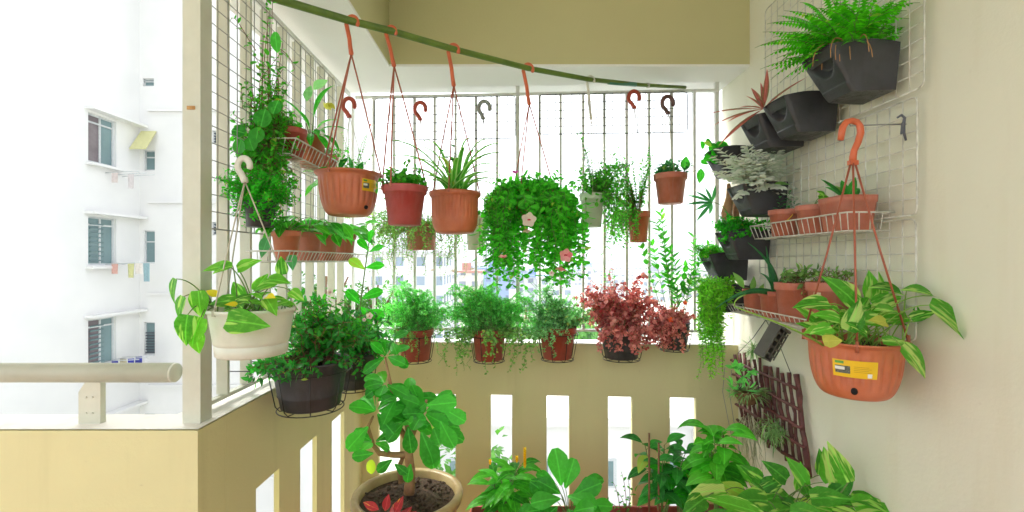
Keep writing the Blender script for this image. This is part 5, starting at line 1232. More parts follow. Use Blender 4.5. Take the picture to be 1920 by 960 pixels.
# lower shelf pots
DG = 'terracotta pots on the lower right shelf'
t, s0, p = small_pot('leftmost terracotta pot on the lower right shelf, dull green leaves', 1.125, 2.15, 1.258, .054, .042, .11, 'terra2', DG)
Lm, Sm = MB(), MB()
for px, py, dx, dz, l in ((1395, 532, -.6, .9, .09), (1410, 538, .1, 1, .07), (1420, 545, .4, .8, .06)): pothos(Lm, Sm, s0, P(px, py + 8, 2.14), Lm, (dx, -.2, dz), (0, -1, .4), l, l * .42, 'ovate', .3)
fl(t, 'foliage', Lm, M['l_olive']); fl(t, 'stems', Sm, M['stem'])
t, s0, p = small_pot('terracotta pot of long arching aloe leaves on the lower right shelf', 1.125, 1.995, 1.258, .060, .045, .112, 'terra2', DG)
Lm = MB()
for mid, tip, w in (((1462, 500, 1.97), (1402, 455, 1.94), .026), ((1440, 500, 1.97), (1436, 462, 1.95), .024), ((1400, 530, 1.90), (1340, 580, 1.92), .026), ((1445, 520, 1.96), (1425, 512, 1.9), .02), ((1470, 520, 2.0), (1470, 500, 2.0), .02)):
    pts = bez(s0, P(*mid), P(*tip), 12); n = 12; vs = []; uvs = []
    for i, pp_ in enumerate(pts):
        T = (pts[min(i + 1, n)] - pts[max(0, i - 1)]).normalized(); sd = T.cross(Vector((0, -1, .2))).normalized(); nn = sd.cross(T); ww = w * .5 * (1 - (i / n) ** 1.6) + .0008
        vs += [pp_ - sd * ww + nn * ww * .7, pp_ - nn * ww * .6, pp_ + sd * ww + nn * ww * .7]; uvs += [(-1, i / n), (0, i / n), (1, i / n)]
    Lm.add(vs, [f for i in range(n) for f in ((i * 3, i * 3 + 1, i * 3 + 4, i * 3 + 3), (i * 3 + 1, i * 3 + 2, i * 3 + 5, i * 3 + 4), (i * 3 + 2, i * 3, i * 3 + 3, i * 3 + 5))], uvs, .6)
fl(t, 'foliage', Lm, M['l_teal'])
t, s0, p = small_pot('big dusty terracotta pot with a creeping plant on the lower right shelf', 1.125, 1.845, 1.258, .074, .056, .155, 'terra2', DG)
Lm, Sm = MB(), MB(); bush(Lm, Sm, s0 + Vector((0, 0, .01)), P(1510, 512, 1.80), (.10, .06, .03), 26, .018, .034, .016, .05, .3, shape='ovate', t0=.3)
for k in range(4): trail(Lm, Sm, s0, .07, s0.z - .06, -1.9 + k * .5, .02, .034, .016, .02, t0=.4)
fl(t, 'foliage', Lm, M['l_olive']); fl(t, 'stems', Sm, M['bstem'])
t, s0, p = small_pot('terracotta pot behind the straps of the pothos basket on the lower right shelf', 1.13, 1.655, 1.258, .072, .055, .165, 'terra2', DG)
Lm, Sm = MB(), MB(); bush(Lm, Sm, s0, P(1565, 512, 1.64), (.07, .05, .03), 18, .018, .03, .014, .05, .3, shape='ovate', t0=.3); fl(t, 'foliage', Lm, M['l_olive']); fl(t, 'stems', Sm, M['bstem'])
t = thing('small_pot', 'small cream box pot tucked in front of the terracotta pots on the lower right shelf', 'potted plant', (1.06, 1.68, 1.31), DG)
rectpot(P(1546, 577, 1.64), .075, .05, .055, plain('cream_box_pot', (.62, .58, .34), .6), t)

# ============================================================ HOOK ROD + PRIMARY BASKET
t = thing('hook_bar', 'grey wire rod with a dark spring clip sticking out of the middle wire grid', 'hook bar', (1.215, 1.43, 1.92))
m = MB(); m.tube([(1.216, 1.432, 1.923), (1.14, 1.432, 1.922), (1.045, 1.432, 1.918), (1.038, 1.432, 1.930)], .0024, 6); m.build('rod', M['hook_g'], t)
m = MB(); q = P(1690, 228, 1.42); m.tube([q + Vector((-.012, 0, .012)), q + Vector((0, 0, .020)), q + Vector((.010, 0, .012)), q + Vector((.006, 0, -.01)), q + Vector((.008, 0, -.035)), q + Vector((.014, 0, -.058))], [.003, .004, .004, .005, .004, .003], 7); m.tube([q + Vector((.0, -.004, -.005)), q + Vector((-.004, -.004, -.04))], .003, 6)
m.build('clip', plain('dark_clip', (.10, .11, .14), .4), t)
c = Vector((1.055, 1.43, 1.262)); h = .172
t, s0, pot = potted('hanging_planter', 'large ribbed terracotta bowl of variegated pothos with a yellow label, hung on the right', 'hanging pot', c, .130, .072, h, M['terra'], 'bowl')
bc = c - Vector((0, 0, h))
Rc = lambda z: lerp(.072, .130 * .93, math.sin(math.acos(max(-1, min(1, 1 - (max(z, .0001) / (h * .9)) ** (1 / .95))))) ** .85)
view = math.atan2(-c.y, -c.x)
sticker(pot, bc, Rc, .074, .124, view - .44, view + .46, 0)
m = MB(); m.lathe([(.011, 0), (.011, .006)], (0, 0, 0), 14, cap_top=True, sy=.75); q = view + .0; rr0 = Rc(.030)
m.v = [tuple(Vector((bc.x + math.cos(q) * (rr0 - .001), bc.y + math.sin(q) * (rr0 - .001), bc.z + .034)) + (Matrix.Rotation(q, 3, 'Z') @ Matrix.Rotation(R(115), 3, 'Y')) @ Vector(v)) for v in m.v]
m.build('drain_hole', M['hole'], pot)
# hook
hk = MB(); top = Vector((1.052, 1.432, 1.920)); pts = [(-.038, -.046), (-.034, -.02), (-.030, -.004), (-.020, .010), (-.004, .014), (.012, .010), (.022, -.004), (.024, -.024), (.016, -.052), (.004, -.078), (.0, -.098), (.0, -.110)]
hk.tube([top + Vector((a, 0, b)) for a, b in pts], [.0075, .0085, .0085, .008, .008, .0085, .009, .009, .0085, .008, .009, .0095], 10, flat=1.2)
hk.box(top + Vector((0, 0, -.116)), (.026, .014, .014)); hk.build('hook', M['hook_r'], t)
bot = top + Vector((0, 0, -.118))
for a, dz, rr_ in ((view - 1.45, 0.0, .133), (view + .05, -.01, .132), (view + 1.75, .0, .131)):
    e = c + Vector((math.cos(a) * rr_, math.sin(a) * rr_, dz)); m = MB(); m.tube([bot + Vector((math.cos(a) * .006, math.sin(a) * .006, 0)), bot.lerp(e, .5), e], .0030, 8); m.tube([e + Vector((0, 0, .02)), e + Vector((0, 0, -.012))], .0048, 8); m.build('strap', M['cord_r'], t)
Lm, Sm = MB(), MB()
PO = [ # leaf base px,py,Y, dir, normal, length
 (1555, 570, 1.34, (-1, -.1, .12), (0, -.8, 1), .105), (1605, 570, 1.36, (-.75, -.2, .75), (0, -1, .3), .12), (1590, 620, 1.30, (.35, -.2, 1), (-.3, -1, .2), .095), (1690, 550, 1.44, (-1, -.2, .45), (0, -.7, 1), .11),
 (1750, 555, 1.36, (-.75, -.2, .35), (0, -.6, 1), .11), (1742, 572, 1.30, (1.0, -.35, -.75), (.2, -1, .8), .155), (1690, 650, 1.24, (.75, -.25, -.75), (.1, -1, .5), .105), (1680, 585, 1.34, (-.5, -.3, .2), (0, -.7, 1), .10),
 (1650, 600, 1.30, (-.8, -.2, .1), (0, -.9, .8), .09), (1720, 590, 1.40, (.8, 0, .2), (0, -.7, 1), .10), (1700, 545, 1.46, (.7, 0, .25), (0, -.7, 1), .11), (1630, 560, 1.46, (.2, 0, 1), (0, -1, .4), .10),
 (1560, 615, 1.28, (-1, -.3, -.05), (0, -.9, .8), .07), (1575, 600, 1.32, (-.9, -.2, .35), (0, -.9, .8), .08), (1540, 620, 1.30, (-.7, -.3, .1), (0, -.8, .9), .06), (1665, 560, 1.52, (.1, .2, .8), (0, -1, .6), .11), (1600, 590, 1.42, (.7, .1, .6), (0, -1, .5), .10),
 (1640, 575, 1.40, (.9, -.1, .5), (0, -.9, .8), .10), (1730, 610, 1.42, (.7, .1, -.3), (0, -.8, .8), .10), (1700, 600, 1.48, (.4, .2, .6), (0, -1, .5), .10), (1625, 625, 1.30, (-.6, -.3, .4), (0, -1, .5), .07), (1655, 640, 1.29, (.6, -.4, .1), (0, -.9, .8), .06), (1765, 590, 1.38, (.9, -.1, -.1), (0, -.7, 1), .09)]
for px, py, Y, d, n_, l in PO:
    lp = P(px, py, Y); b = s0 + Vector((rs.uniform(-.09, .09), rs.uniform(-.08, .08), 0)); pothos(Lm, Sm, b, lp, Lm, d, n_, l * rs.uniform(.95, 1.08), l * .60, 'heart', .55, .18)
for k in range(22):
    b = s0 + Vector((rs.uniform(-.095, .095), rs.uniform(-.09, .09), 0)); pothos(Lm, Sm, b, b + Vector((rs.gauss(0, .02), rs.gauss(0, .02), rs.uniform(.03, .10))), Lm, (rs.uniform(-1, 1), rs.uniform(-1, .4), rs.uniform(-.1, .8)), (0, -.8, .8), rs.uniform(.05, .085), None, 'heart', .5, .18)
fl(t, 'foliage', Lm, M['l_pothos'])
Sm.tube(bez3(s0 + Vector((-.1, -.02, .0)), P(1500, 615, 1.30), P(1400, 585, 1.36), P(1378, 575, 1.40), 12), (.0035, .002), 6); Sm.tube(bez(P(1378, 575, 1.40), P(1372, 562, 1.4), P(1398, 552, 1.42), 6), .002, 5)
fl(t, 'stems', Sm, leafm('vine_stem', (.20, .38, .05), (.26, .42, .08), rib=0, trans=.1))
Lx = MB(); Lx.leaf(P(1543, 640, 1.26), (1, -.3, .15), (0, -1, .5), .05, .04, 'heart', 5, .3); Lx.leaf(P(1662, 605, 1.28), (-.8, -.2, .2), (0, -.9, .7), .055, .038, 'heart', 5, .3); fl(t, 'yellowed_leaves', Lx, leafm('leaf_yellow_pothos', (.62, .60, .12), (.55, .56, .08), rib=.2))

# ============================================================ TRELLIS, AIR PLANTS, BRACKET
XW = 1.222
t = thing('wooden_trellis', 'purple brown lattice of rough branches hung aslant on the cream wall', 'trellis', (XW, 2.23, .60))
ya, yb = 1.985, 2.53
def branch(y0, z0, y1, z1, r, x=XW, n=9, wob=.004):
    m = MB(); pts = [Vector((x + rs.uniform(-wob, wob) * .3, lerp(y0, y1, i / n) + rs.uniform(-wob, wob), lerp(z0, z1, i / n) + rs.uniform(-wob, wob))) for i in range(n + 1)]
    m.tube(pts, [r * rs.uniform(.8, 1.2) for _ in pts], 7, flat=.8)
    for k in range(3):
        p = pts[rs.randrange(1, n)]; m.tube([p, p + Vector((-.010, rs.uniform(-.012, .012), rs.uniform(-.008, .008)))], [r * .8, r * .45], 6)
    return m
for k in range(12):
    y = lerp(ya, yb, k / 11); w = .0135 if k in (0, 5) else .0095
    m = branch(y - .085, .615 + .02 * (k % 3), y - .005, 1.022 - .014 * (k % 3), w, XW - .008, 9, .007); m.build('upright', M['wood'], t)
for k, z in enumerate((.66, .735, .81, .885, .965)): m = branch(ya - .035 - (.98 - z) * .22, z, yb - (.98 - z) * .22, z + .006 * (k % 2), .0085, XW - .028, 14); m.build('crosspiece', M['wood'], t)
m = MB()
for y in (ya + .01, yb - .06):
    m.tube([(XW - .02, y, 1.01), ((XW + 1.236) / 2, (y + 2.26) / 2, 1.11), (1.236, 2.26, 1.215)], .0016, 5)
m.build('hanging_wire', M['bwire'], t); m = MB(); m.tube([(1.240, 2.26, 1.215), (1.226, 2.26, 1.218)], .003, 6); m.build('nail', M['hook_g'], t)
# basket plant on trellis
b = P(1402, 748, 2.20)
t = thing('moss_basket', 'brown fibre basket of spiky green air plants hung on the trellis', 'plant', b)
m = MB(); m.lathe([(.008, -.03), (.035, -.018), (.055, .01), (.062, .035), (.056, .04), (.045, .02)], b, 22, mod=lambda a, j, z: 1 + .04 * math.sin(a * 9 + j)); m.build('basket', M['bstem'], t)
Lm = MB()
for k in range(120):
    a = rs.uniform(0, 6.28); Lm.leaf(b + Vector((math.cos(a) * .03, math.sin(a) * .03, .03)), (math.cos(a) + rs.gauss(0, .3), math.sin(a) * .8, rs.uniform(-.1, 1.1)), (0, 0, 1), rs.uniform(.05, .11), .006, 'lance', 5, rs.uniform(.4, 1.6), .3)
fl(t, 'foliage', Lm, M['l_air']); Lm = MB()
for k in range(40):
    q = P(1380 + rs.uniform(-12, 30), 715 + rs.uniform(-30, 30), 2.2); Lm.leaf(q, (rs.uniform(-1, 1), -.5, rs.uniform(-.2, 1)), (0, -1, .3), rs.uniform(.03, .06), .011, 'lance', 5, .6, .2)
for k in range(6): Lm.leaf(P(1375, 690, 2.22), (rs.uniform(-1, 1), -.5, rs.uniform(-.6, 1)), (0, -1, .3), .05, .02, 'lance', 5, .6, .2)
fl(t, 'upper_foliage', Lm, M['l_fine'])
m = MB()
for q in (P(1372, 690, 2.25), ): m.tube([b + Vector((.05, 0, .03)), Vector((XW - .02, b.y + .05, b.z + .12))], .0015, 5); m.tube([b + Vector((-.04, .02, .03)), Vector((XW - .02, b.y + .08, b.z + .12))], .0015, 5)
m.build('hanging_wire', M['bwire'], t)
b = P(1450, 805, 2.05)
t = thing('air_plant', 'grey green tuft of air plant tied to the lower half of the trellis', 'plant', b)
Lm = MB()
for k in range(150):
    q = b + Vector((rs.gauss(0, .018), rs.gauss(0, .02), rs.gauss(0, .02))); v = Vector((rs.gauss(-.4, .8), rs.gauss(-.3, .7), rs.gauss(-.1, .8))); Lm.leaf(q, v, (0, 0, 1), rs.uniform(.04, .085), .0048, 'lance', 5, rs.uniform(.3, 1.5), .3)
fl(t, 'foliage', Lm, M['l_air']); m = MB(); m.tube([b, Vector((XW - .03, b.y + .02, b.z + .01)), Vector((XW - .01, b.y + .03, b.z))], .004, 6); m.build('tie', M['bstem'], t)
b = P(1412, 655, 2.34)
t = thing('air_plant', 'small pale spiky air plant on the wall behind the grey slotted bracket', 'plant', b)
Lm = MB()
for k in range(70): v = Vector((rs.gauss(-.3, .8), rs.gauss(-.3, .6), rs.gauss(.1, .8))); Lm.leaf(b, v, (0, 0, 1), rs.uniform(.05, .10), .004, 'lance', 5, rs.uniform(.3, 1.2), .3)
fl(t, 'foliage', Lm, M['l_air']); m = MB(); m.tube([b, (1.239, b.y + .03, b.z)], .0025, 6); m.build('tie', M['bstem'], t)
# spanish moss
b = P(1402, 790, 2.2)
t = thing('hanging_moss', 'pale wisps of hanging moss below the fibre basket', 'moss', b)
m = MB()
for k in range(46):
    q = b + Vector((rs.uniform(-.04, .05), rs.uniform(-.03, .03), rs.uniform(-.02, .03))); l = rs.uniform(.08, .26); pts = [q]
    for i in range(7): pts.append(pts[-1] + Vector((rs.gauss(0, .006), rs.gauss(0, .006), -l / 7)))
    m.tube(pts, .0011, 4, rnd=rs.random())
fl(t, 'strands', m, M['l_moss'])
# drip lines on the corner
t = thing('hanging_wires', 'two thin drooping wires left of the trellis, running down beside the corner', 'wire', P(1362, 735, 2.35))
for a, b_, mm in (((1355, 735, 2.36), (1388, 880, 2.36), 'bwire'), ((1368, 740, 2.34), (1398, 900, 2.34), 'bwire')):
    m = MB(); A, B = P(*a), P(*b_); m.tube([A + Vector((.02, .02, .12)), A, A.lerp(B, .5) + Vector((-.006, 0, 0)), B, B + Vector((.02, 0, -.25))], .0016, 5); m.build('wire', M['hook_g'], t)
# slotted grey bracket
q = P(1445, 641, 1.95)
t = thing('grey_bracket', 'dark grey plastic box bracket with square cutouts dangling aslant above the trellis', 'bracket', q)
bx_ = Vector((.5, 0, .866)).normalized(); bz_ = -Vector((.47, -.84, -.27)).normalized(); by_ = bz_.cross(bx_).normalized(); rot = Matrix((bx_, by_, bz_)).transposed()
def lbox(m, c_, d): m.box(q + rot @ Vector(c_), d, rot)
m = MB(); L_, W_, H_ = .150, .060, .050
lbox(m, (0, -W_ / 2, 0), (L_, .004, H_)); lbox(m, (0, W_ / 2, 0), (L_, .004, H_)); lbox(m, (-L_ / 2 + .002, 0, 0), (.004, W_ - .005, H_ - .002)); lbox(m, (L_ / 2 - .002, 0, 0), (.004, W_ - .005, H_ - .002)); lbox(m, (0, 0, H_ / 2), (L_ - .001, W_ - .005, .003)); m.build('body', M['gbox'], t)
m = MB()
for a in (-.05, -.018, .014, .046): lbox(m, (a, 0, -H_ / 2), (.009, W_ + .03, .003))
for b2 in (-.040, 0, .040): lbox(m, (0, b2, -H_ / 2 - .002), (.125, .008, .003))
lbox(m, (.070, 0, -.03), (.010, .06, .016)); m.build('slotted_plate', M['gbox'], t)
m = MB(); m.tube([q + rot @ Vector((.06, .02, .02)), Vector((1.21, 1.98, 1.40)), Vector((1.21, 2.0, 1.43))], .0014, 5); m.build('hanging_wire', M['bwire'], t)

# ============================================================ FLOOR PLANTS
# big clay pot with paddle-leaved tree
c = P(765, 921, 1.88)
t = thing('potted_tree', 'woody plant with big glossy paddle leaves in a wide worn clay pot on the floor', 'potted tree', (c.x, c.y, 0))
h = c.z
m = MB(); m.lathe([(.13, 0), (.135, .01), (.17, h * .5), (.195, h * .85), (.200, h * .92)], (c.x, c.y, 0), 64); m.build('pot', M['glaze'], t)
m = MB(); m.lathe([(.200, h * .92 + .001), (.216, h * .93), (.222, h * .97), (.218, h - .002), (.205, h), (.192, h - .006), (.186, h - .05)], (c.x, c.y, 0), 64, cap_bottom=False); m.build('rim', M['glazerim'], t)
m = MB(); soil_disc(m, (c.x, c.y, h - .030), .190, .009)
for k in range(170):
    a = rs.uniform(0, 6.28); q_ = .18 * math.sqrt(rs.random()); s_ = rs.uniform(.004, .011); m.box((c.x + q_ * math.cos(a), c.y + q_ * math.sin(a), h - .027 + s_ * .3), (s_ * 1.7, s_, s_ * .8), Matrix.Rotation(a * 3, 3, 'Z') @ Matrix.Rotation(rs.uniform(-.6, .6), 3, 'X'), smooth=True)
m.build('soil', M['soil'], t)
m = MB(); m.tube([P(767, 925, 1.88), P(770, 885, 1.88), P(766, 850, 1.88), P(770, 822, 1.88), P(765, 790, 1.88)], [.023, .019, .018, .020, .014], 12)
m.tube([P(768, 852, 1.88), P(740, 853, 1.87), P(712, 850, 1.86), P(700, 835, 1.86), P(690, 815, 1.85)], [.013, .012, .011, .008, .005], 10)
m.tube([P(766, 830, 1.88), P(748, 800, 1.87), P(738, 780, 1.86), P(736, 740, 1.86), P(728, 700, 1.88), P(722, 670, 1.9)], [.013, .009, .008, .0075, .006, .004], 9)
m.tube([P(768, 828, 1.88), P(780, 800, 1.9), P(790, 775, 1.9), P(800, 750, 1.9)], [.013, .009, .008, .005], 9)
m.tube([P(700, 835, 1.86), P(690, 800, 1.84), P(700, 780, 1.84)], [.008, .007, .004], 8)
m.tube([P(752, 905, 1.93), P(748, 875, 1.93), P(758, 850, 1.92)], [.012, .010, .008], 9); m.build('trunk', M['bark'], t)
Lm = MB()
whorls = [ # px,py,Y, nleaves, size
 (705, 772, 1.80, 10, .105), (760, 790, 1.82, 9, .10), (795, 775, 1.84, 10, .115), (722, 720, 1.86, 8, .10), (745, 745, 1.84, 8, .10), (700, 830, 1.82, 5, .09), (812, 800, 1.86, 7, .12), (770, 745, 1.92, 7, .10), (725, 668, 1.92, 8, .095), (735, 640, 1.95, 5, .08)]
for px, py, Y, n, l in whorls:
    b = P(px, py, Y)
    for k in range(n):
        a = k * 2.4 + rs.uniform(-.3, .3); e = rs.uniform(-.55, .75)
        d = Vector((math.cos(a) * math.cos(e), math.sin(a) * math.cos(e) * .8, math.sin(e)))
        nn = Vector((-.3 * d.x, -.75, .7)); Lm.leaf(b + d * .012, d, nn, l * rs.uniform(.8, 1.15), l * .52, 'obov', 7, rs.uniform(-.1, .7), .10)
for px, py, dx, dz, l in ((690, 800, -.7, -.75, .115), (790, 810, .45, -1, .13), (800, 820, .25, -1, .12), (826, 790, .5, -.9, .11), (800, 760, 1, .15, .115), (830, 765, .6, -.3, .10), (770, 870, -.2, -1, .07), (765, 800, .15, -1, .10), (700, 850, -1, -.1, .08), (735, 862, -.7, -.5, .07), (740, 870, .6, -.4, .06)):
    Lm.leaf(P(px, py, 1.76), (dx, -.15, dz), (0, -1, .3), l, l * .6, 'obov', 7, .2, .08)
fl(t, 'foliage', Lm, M['l_jade'])
L2 = MB(); L2.leaf(P(696, 862, 1.78), (.02, -.1, -1), (0, -1, .2), .055, .036, 'round', 6, .2); fl(t, 'yellow_leaf', L2, leafm('leaf_lime', (.50, .62, .03), (.55, .66, .05), rib=0))
# croton below pot
b = P(742, 976, 1.55)
t = thing('potted_croton', 'low croton with wine red and yellow leaves in front of the wide clay pot', 'potted plant', (b.x, b.y, 0))
p_ = pot_mesh((b.x, b.y, 0), .12, .085, b.z - .05, 'std').build('pot', M['terra2'], t)
m = MB(); soil_disc(m, (b.x, b.y, b.z - .09), .11); m.build('soil', M['soil'], t)
Lm = MB()
for k in range(30):
    a = k * 2.4; e = rs.uniform(.0, .8); d = Vector((math.cos(a), math.sin(a) * .8, e)); Lm.leaf(b + Vector((0, 0, -.06 + .03 * e)), d, (0, -.4, 1), rs.uniform(.08, .13), .042, 'ovate', 7, .7, .2)
Lm.leaf(P(722, 958, 1.55), (.2, 0, 1), (0, -1, .2), .055, .03, 'ovate', 6, .2); Lm.leaf(P(710, 955, 1.55), (-.9, 0, .4), (0, -1, .6), .06, .03, 'ovate', 6, .4); Lm.leaf(P(740, 962, 1.55), (.5, 0, 1), (0, -1, .2), .06, .03, 'ovate', 6, .2)
fl(t, 'foliage', Lm, M['l_croton'])
# terracotta troughs
TG = 'long terracotta troughs along the rear parapet'
def trough(label, x0, x1, y, zt):
    t = thing('trough_planter', label, 'planter', ((x0 + x1) / 2, y, 0), TG); lx = x1 - x0; hh = .2
    m = MB(); m.box2((x0 + .02, y - .09, 0), (x0 + .10, y + .09, zt - hh - .001)); m.box2((x1 - .10, y - .09, 0), (x1 - .02, y + .09, zt - hh - .001)); m.build('stand', M['terra2'], t)
    sec = [(.93, .80, 0), (.95, .84, .004), (.985, .95, hh * .85), (1, 1, hh * .86), (1, 1, hh), (.975, .90, hh), (.965, .86, hh * .8)]; m = MB(); vs = []
    for a, b_, z in sec:
        for sx_, sy_ in ((1, 1), (-1, 1), (-1, -1), (1, -1)): vs.append(((x0 + x1) / 2 + sx_ * lx / 2 * a, y + sy_ * .11 * b_, zt - hh + z))
    m.add(vs, [(j * 4 + k, j * 4 + (k + 1) % 4, (j + 1) * 4 + (k + 1) % 4, (j + 1) * 4 + k) for j in range(len(sec) - 1) for k in range(4)] + [(3, 2, 1, 0)], smooth=False); m.build('box', M['rust'], t)
    m = MB(); m.box(((x0 + x1) / 2, y, zt - .035), (lx * .96, .185, .01)); m.build('soil', M['soil'], t)
    return t
zt = .315
t1 = trough('red brown trough with the yellow flowered plant and the paddle leaved plant', -.20, .40, 2.14, zt)
def bigplant(root, base, top, n, L, W, shape, mat, spread, Y, stems=3, nm='foliage', droop=1.0, stake=None, seg=7, cx=None):
    Lm, Sm = MB(), MB(); base = Vector(base); top = Vector(top)
    for s_ in range(stems):
        tp = top + Vector((rs.uniform(-spread, spread) * .6, rs.uniform(-.05, .05), rs.uniform(-.07, .0))); pts = bez(base + Vector((rs.uniform(-.02, .02), rs.uniform(-.02, .02), 0)), base.lerp(tp, .5) + Vector((rs.uniform(-.02, .02), 0, 0)), tp, 8); Sm.tube(pts, (.004, .002), 6)
        for k in range(n):
            tt = .35 + .65 * (k + 1) / n; p, T = at(pts, tt); a = k * 2.4 + s_ * 1.3
            e = rs.uniform(-.1, .5) if k < n - 2 else .8
            d = Vector((math.cos(a), math.sin(a) * .9, e)); l = L * rs.uniform(.75, 1.15)
            q2 = p + d.normalized() * .018; Sm.tube([p, q2], .0014, 4, cap=False)
            Lm.leaf(q2, d, (-.2 * d.x, -.35, 1), l, l * W, shape, seg, droop * rs.uniform(.7, 1.3), .16)
    fl(root, nm, Lm, mat); fl(root, 'stems', Sm, M['stem'])
bigplant(t1, P(940, 985, 2.12), P(942, 868, 2.10), 11, .125, .36, 'ovate', M['l_mid'], .14, 2.1, 7, 'flowering_foliage', 1.1)
f_ = MB()
for px, py, hh in ((984, 878, .085), (969, 868, .025), (919, 872, .02)):
    b = P(px, py, 2.05)
    for k in range(int(hh / .006)):
        for j in range(4): a = j * 1.57 + k * .8; f_.leaf(b + Vector((0, 0, k * .006)), (math.cos(a) * .5, math.sin(a) * .5, 1), (-math.cos(a), -math.sin(a), .2), .017, .010, 'ovate', 3, .1, .1)
fl(t1, 'flower_spikes', f_, M['yflower'])
Lm, Sm = MB(), MB(); b = P(1068, 985, 2.05)
for px, py, Y, d, n_, l in ((1052, 910, 2.02, (-.1, -.05, 1), (.2, -1, .2), .155), (1050, 925, 2.0, (-.8, -.2, .6), (.1, -1, .6), .11), (1075, 928, 1.98, (.75, -.25, .5), (-.1, -1, .7), .13), (1065, 930, 1.96, (.6, -.5, .1), (0, -.8, 1), .13), (1050, 935, 1.96, (-.9, -.4, .2), (0, -.7, 1), .13), (1090, 905, 2.04, (1, -.1, .35), (0, -.6, 1), .10), (1075, 945, 1.95, (.9, -.3, -.1), (0, -.8, 1), .12), (1045, 950, 1.93, (-.6, -.6, -.1), (0, -.8, 1), .11), (1066, 955, 1.92, (.1, -.8, .1), (0, -.5, 1), .11), (1040, 905, 2.06, (-.7, .1, .45), (0, -.6, 1), .09), (1100, 950, 2.0, (.9, -.3, .3), (0, -.7, 1), .11), (1035, 935, 2.0, (-.7, -.2, .7), (.2, -1, .6), .12), (1085, 935, 2.0, (.5, -.3, .8), (-.2, -1, .5), .12), (1020, 955, 1.95, (-.9, -.3, .1), (0, -.8, 1), .11), (1095, 965, 1.9, (.7, -.5, 0), (0, -.8, 1), .12), (1050, 965, 1.9, (-.4, -.8, .1), (0, -.8, 1), .12), (1075, 960, 1.9, (.3, -.6, .5), (0, -.9, .8), .12), (1060, 915, 2.05, (.3, 0, 1), (-.2, -1, .3), .13)):
    pothos(Lm, Sm, b, P(px, py, Y), Lm, d, n_, l, l * .62, 'obov', .5, .12)
fl(t1, 'paddle_foliage', Lm, M['l_jade']); fl(t1, 'paddle_stems', Sm, M['stem'])
t2 = trough('red brown trough with the thin leggy plant and the staked peppers', .43, 1.02, 2.14, zt)
Lm, Sm = MB(), MB()
for px, py in ((1165, 885), (1150, 905), (1178, 900), (1160, 925), (1140, 940), (1185, 920), (1170, 945), (1205, 935)):
    tip = P(px, py, 2.1); b = P(1170 + rs.uniform(-10, 25), 990, 2.12); stemleaves(Lm, Sm, bez(b, b.lerp(tip, .6) + Vector((.02, 0, .02)), tip, 8), .026, .024, .015, 'ovate', t0=.35, r=(.0022, .001))
fl(t2, 'leggy_foliage', Lm, M['l_mid']); fl(t2, 'leggy_stems', Sm, M['bstem'])
bigplant(t2, P(1240, 985, 2.08), P(1246, 838, 2.10), 11, .10, .48, 'ovate', M['l_dark'], .15, 2.1, 7, 'pepper_foliage', 1.0)
bigplant(t2, P(1280, 985, 2.08), P(1272, 870, 2.10), 9, .085, .5, 'ovate', M['l_bright'], .14, 2.1, 6, 'young_foliage', .8)
for px, py in ((1217, 812), (1235, 830)): m = MB(); m.tube([P(px, 985, 2.02), P(px, py, 2.05)], .0045, 7); m.build('stake', M['bstem'], t2)
# pot with broad drooping leaves
b = P(1345, 985, 1.98)
t = thing('potted_shrub', 'staked shrub with drooping dark pointed leaves below the moss wisps', 'potted plant', (b.x, b.y, 0))
pot_mesh((b.x, b.y, 0), .12, .09, b.z + .03, 'std').build('pot', M['terra2'], t); m = MB(); soil_disc(m, (b.x, b.y, b.z), .11); m.build('soil', M['soil'], t)
bigplant(t, b, P(1340, 812, 1.98), 11, .12, .5, 'ovate', M['l_mid'], .11, 2.0, 6, 'foliage', 1.3)
for px, py in ((1356, 812), (1383, 860)): m = MB(); m.tube([P(px, 985, 2.02), P(px, py, 2.04)], .0045, 7); m.build('stake', M['bstem'], t)
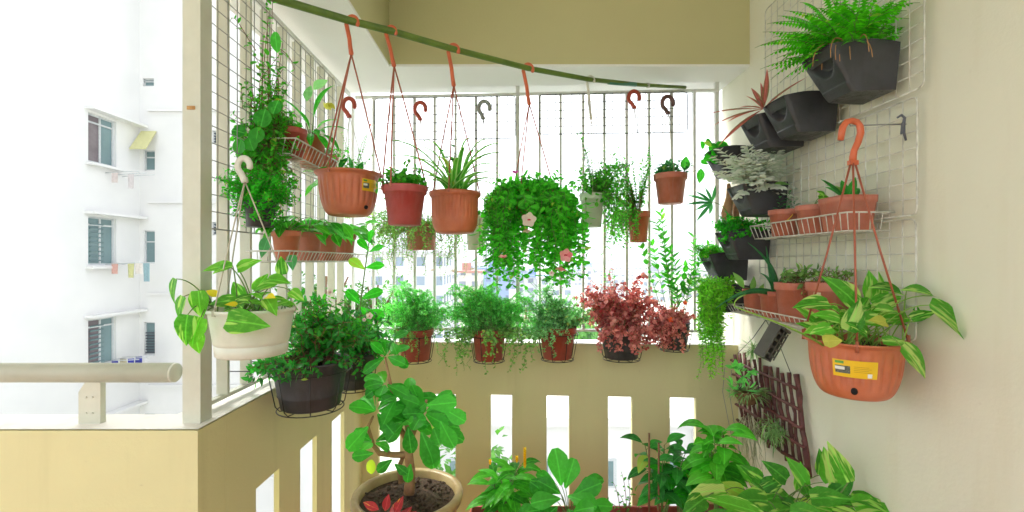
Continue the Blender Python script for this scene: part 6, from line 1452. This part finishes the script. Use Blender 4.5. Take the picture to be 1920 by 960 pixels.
# floor pothos
b = P(1470, 1010, 1.62)
t = thing('potted_pothos', 'spreading variegated pothos at the bottom right, one striped leaf standing up', 'potted plant', (b.x, b.y, 0))
pot_mesh((b.x, b.y, 0), .16, .11, b.z - .0, 'std').build('pot', M['rust'], t); m = MB(); soil_disc(m, (b.x, b.y, b.z - .04), .15); m.build('soil', M['soil'], t)
Lm, Sm = MB(), MB(); L2 = MB()
V = [(1360, 920, 1.52, (-1, -.1, .1), (0, -.7, 1), .12), (1320, 935, 1.48, (-.5, -.3, -.1), (0, -.8, 1), .10), (1428, 900, 1.62, (-.8, -.1, .7), (0, -1, .6), .085), (1475, 900, 1.60, (-.7, -.1, .65), (-.2, -1, .6), .10), (1510, 905, 1.62, (-.5, 0, .9), (0, -1, .5), .10),
     (1560, 905, 1.60, (-.2, -.1, 1), (-.3, -1, .2), .12), (1560, 925, 1.60, (.6, -.2, .6), (0, -1, .7), .10), (1520, 935, 1.56, (.5, -.4, .3), (0, -.8, 1), .12), (1440, 940, 1.52, (-.9, -.3, .3), (0, -.8, 1), .13), (1400, 950, 1.48, (-.6, -.5, .1), (0, -.8, 1), .12),
     (1600, 950, 1.56, (.9, -.2, .3), (0, -.7, 1), .12), (1640, 958, 1.54, (.6, -.3, .2), (0, -.7, 1), .09), (1480, 960, 1.48, (.3, -.6, .3), (0, -.8, 1), .13), (1560, 965, 1.50, (.5, -.5, .1), (0, -.8, 1), .12), (1430, 915, 1.60, (.7, -.1, .4), (0, -.9, .7), .09), (1500, 920, 1.66, (.2, 0, 1), (0, -1, .3), .10), (1410, 900, 1.64, (-.4, 0, .5), (0, -1, .6), .07), (1540, 890, 1.66, (.1, 0, 1), (0, -1, .3), .09), (1395, 930, 1.58, (-.8, -.2, .6), (0, -.9, .8), .10)]
for i, (px, py, Y, d, n_, l) in enumerate(V): pothos(Lm if i % 5 else L2, Sm, b + Vector((rs.uniform(-.1, .1), rs.uniform(-.08, .08), 0)), P(px, py, Y), Lm, d, n_, l, l * .62, 'heart', .55, .16)
for k in range(34): 
    px, py = rs.uniform(1350, 1600), rs.uniform(925, 985); a = rs.uniform(0, 6.28); (pothos)(Lm if k % 5 else L2, Sm, b + Vector((rs.uniform(-.1, .1), rs.uniform(-.08, .08), 0)), P(px, py, 1.6 + rs.uniform(-.1, .12)), Lm, (math.cos(a), math.sin(a) - .2, rs.uniform(0, .6)), (0, -.7, 1), rs.uniform(.08, .12), None, 'heart', .6, .16)
fl(t, 'foliage', Lm, leafm('leaf_pothos_deep', (.035, .20, .018), (.09, .33, .03), var=(.42, .60, .14), varamt=-.05, trans=.38, vscale=1.6)); fl(t, 'variegated_foliage', L2, M['l_pothos'])
L2 = MB(); b2 = P(1590, 905, 1.52); L2.leaf(b2, (-.50, -.05, 1), (-.25, -1, .15), .15, .065, 'heart', 9, .15, .12, rnd=.33); L2.leaf(P(1440, 968, 1.40), (-1, -.1, .42), (0, -.8, 1), .20, .055, 'lance', 9, .3, .2, rnd=.71); Sm.tube(bez(b, b.lerp(b2, .5) + Vector((.05, 0, 0)), b2, 8), (.003, .002), 6)
fl(t, 'striped_leaves', L2, M['l_pothos']); fl(t, 'stems', Sm, M['stem'])
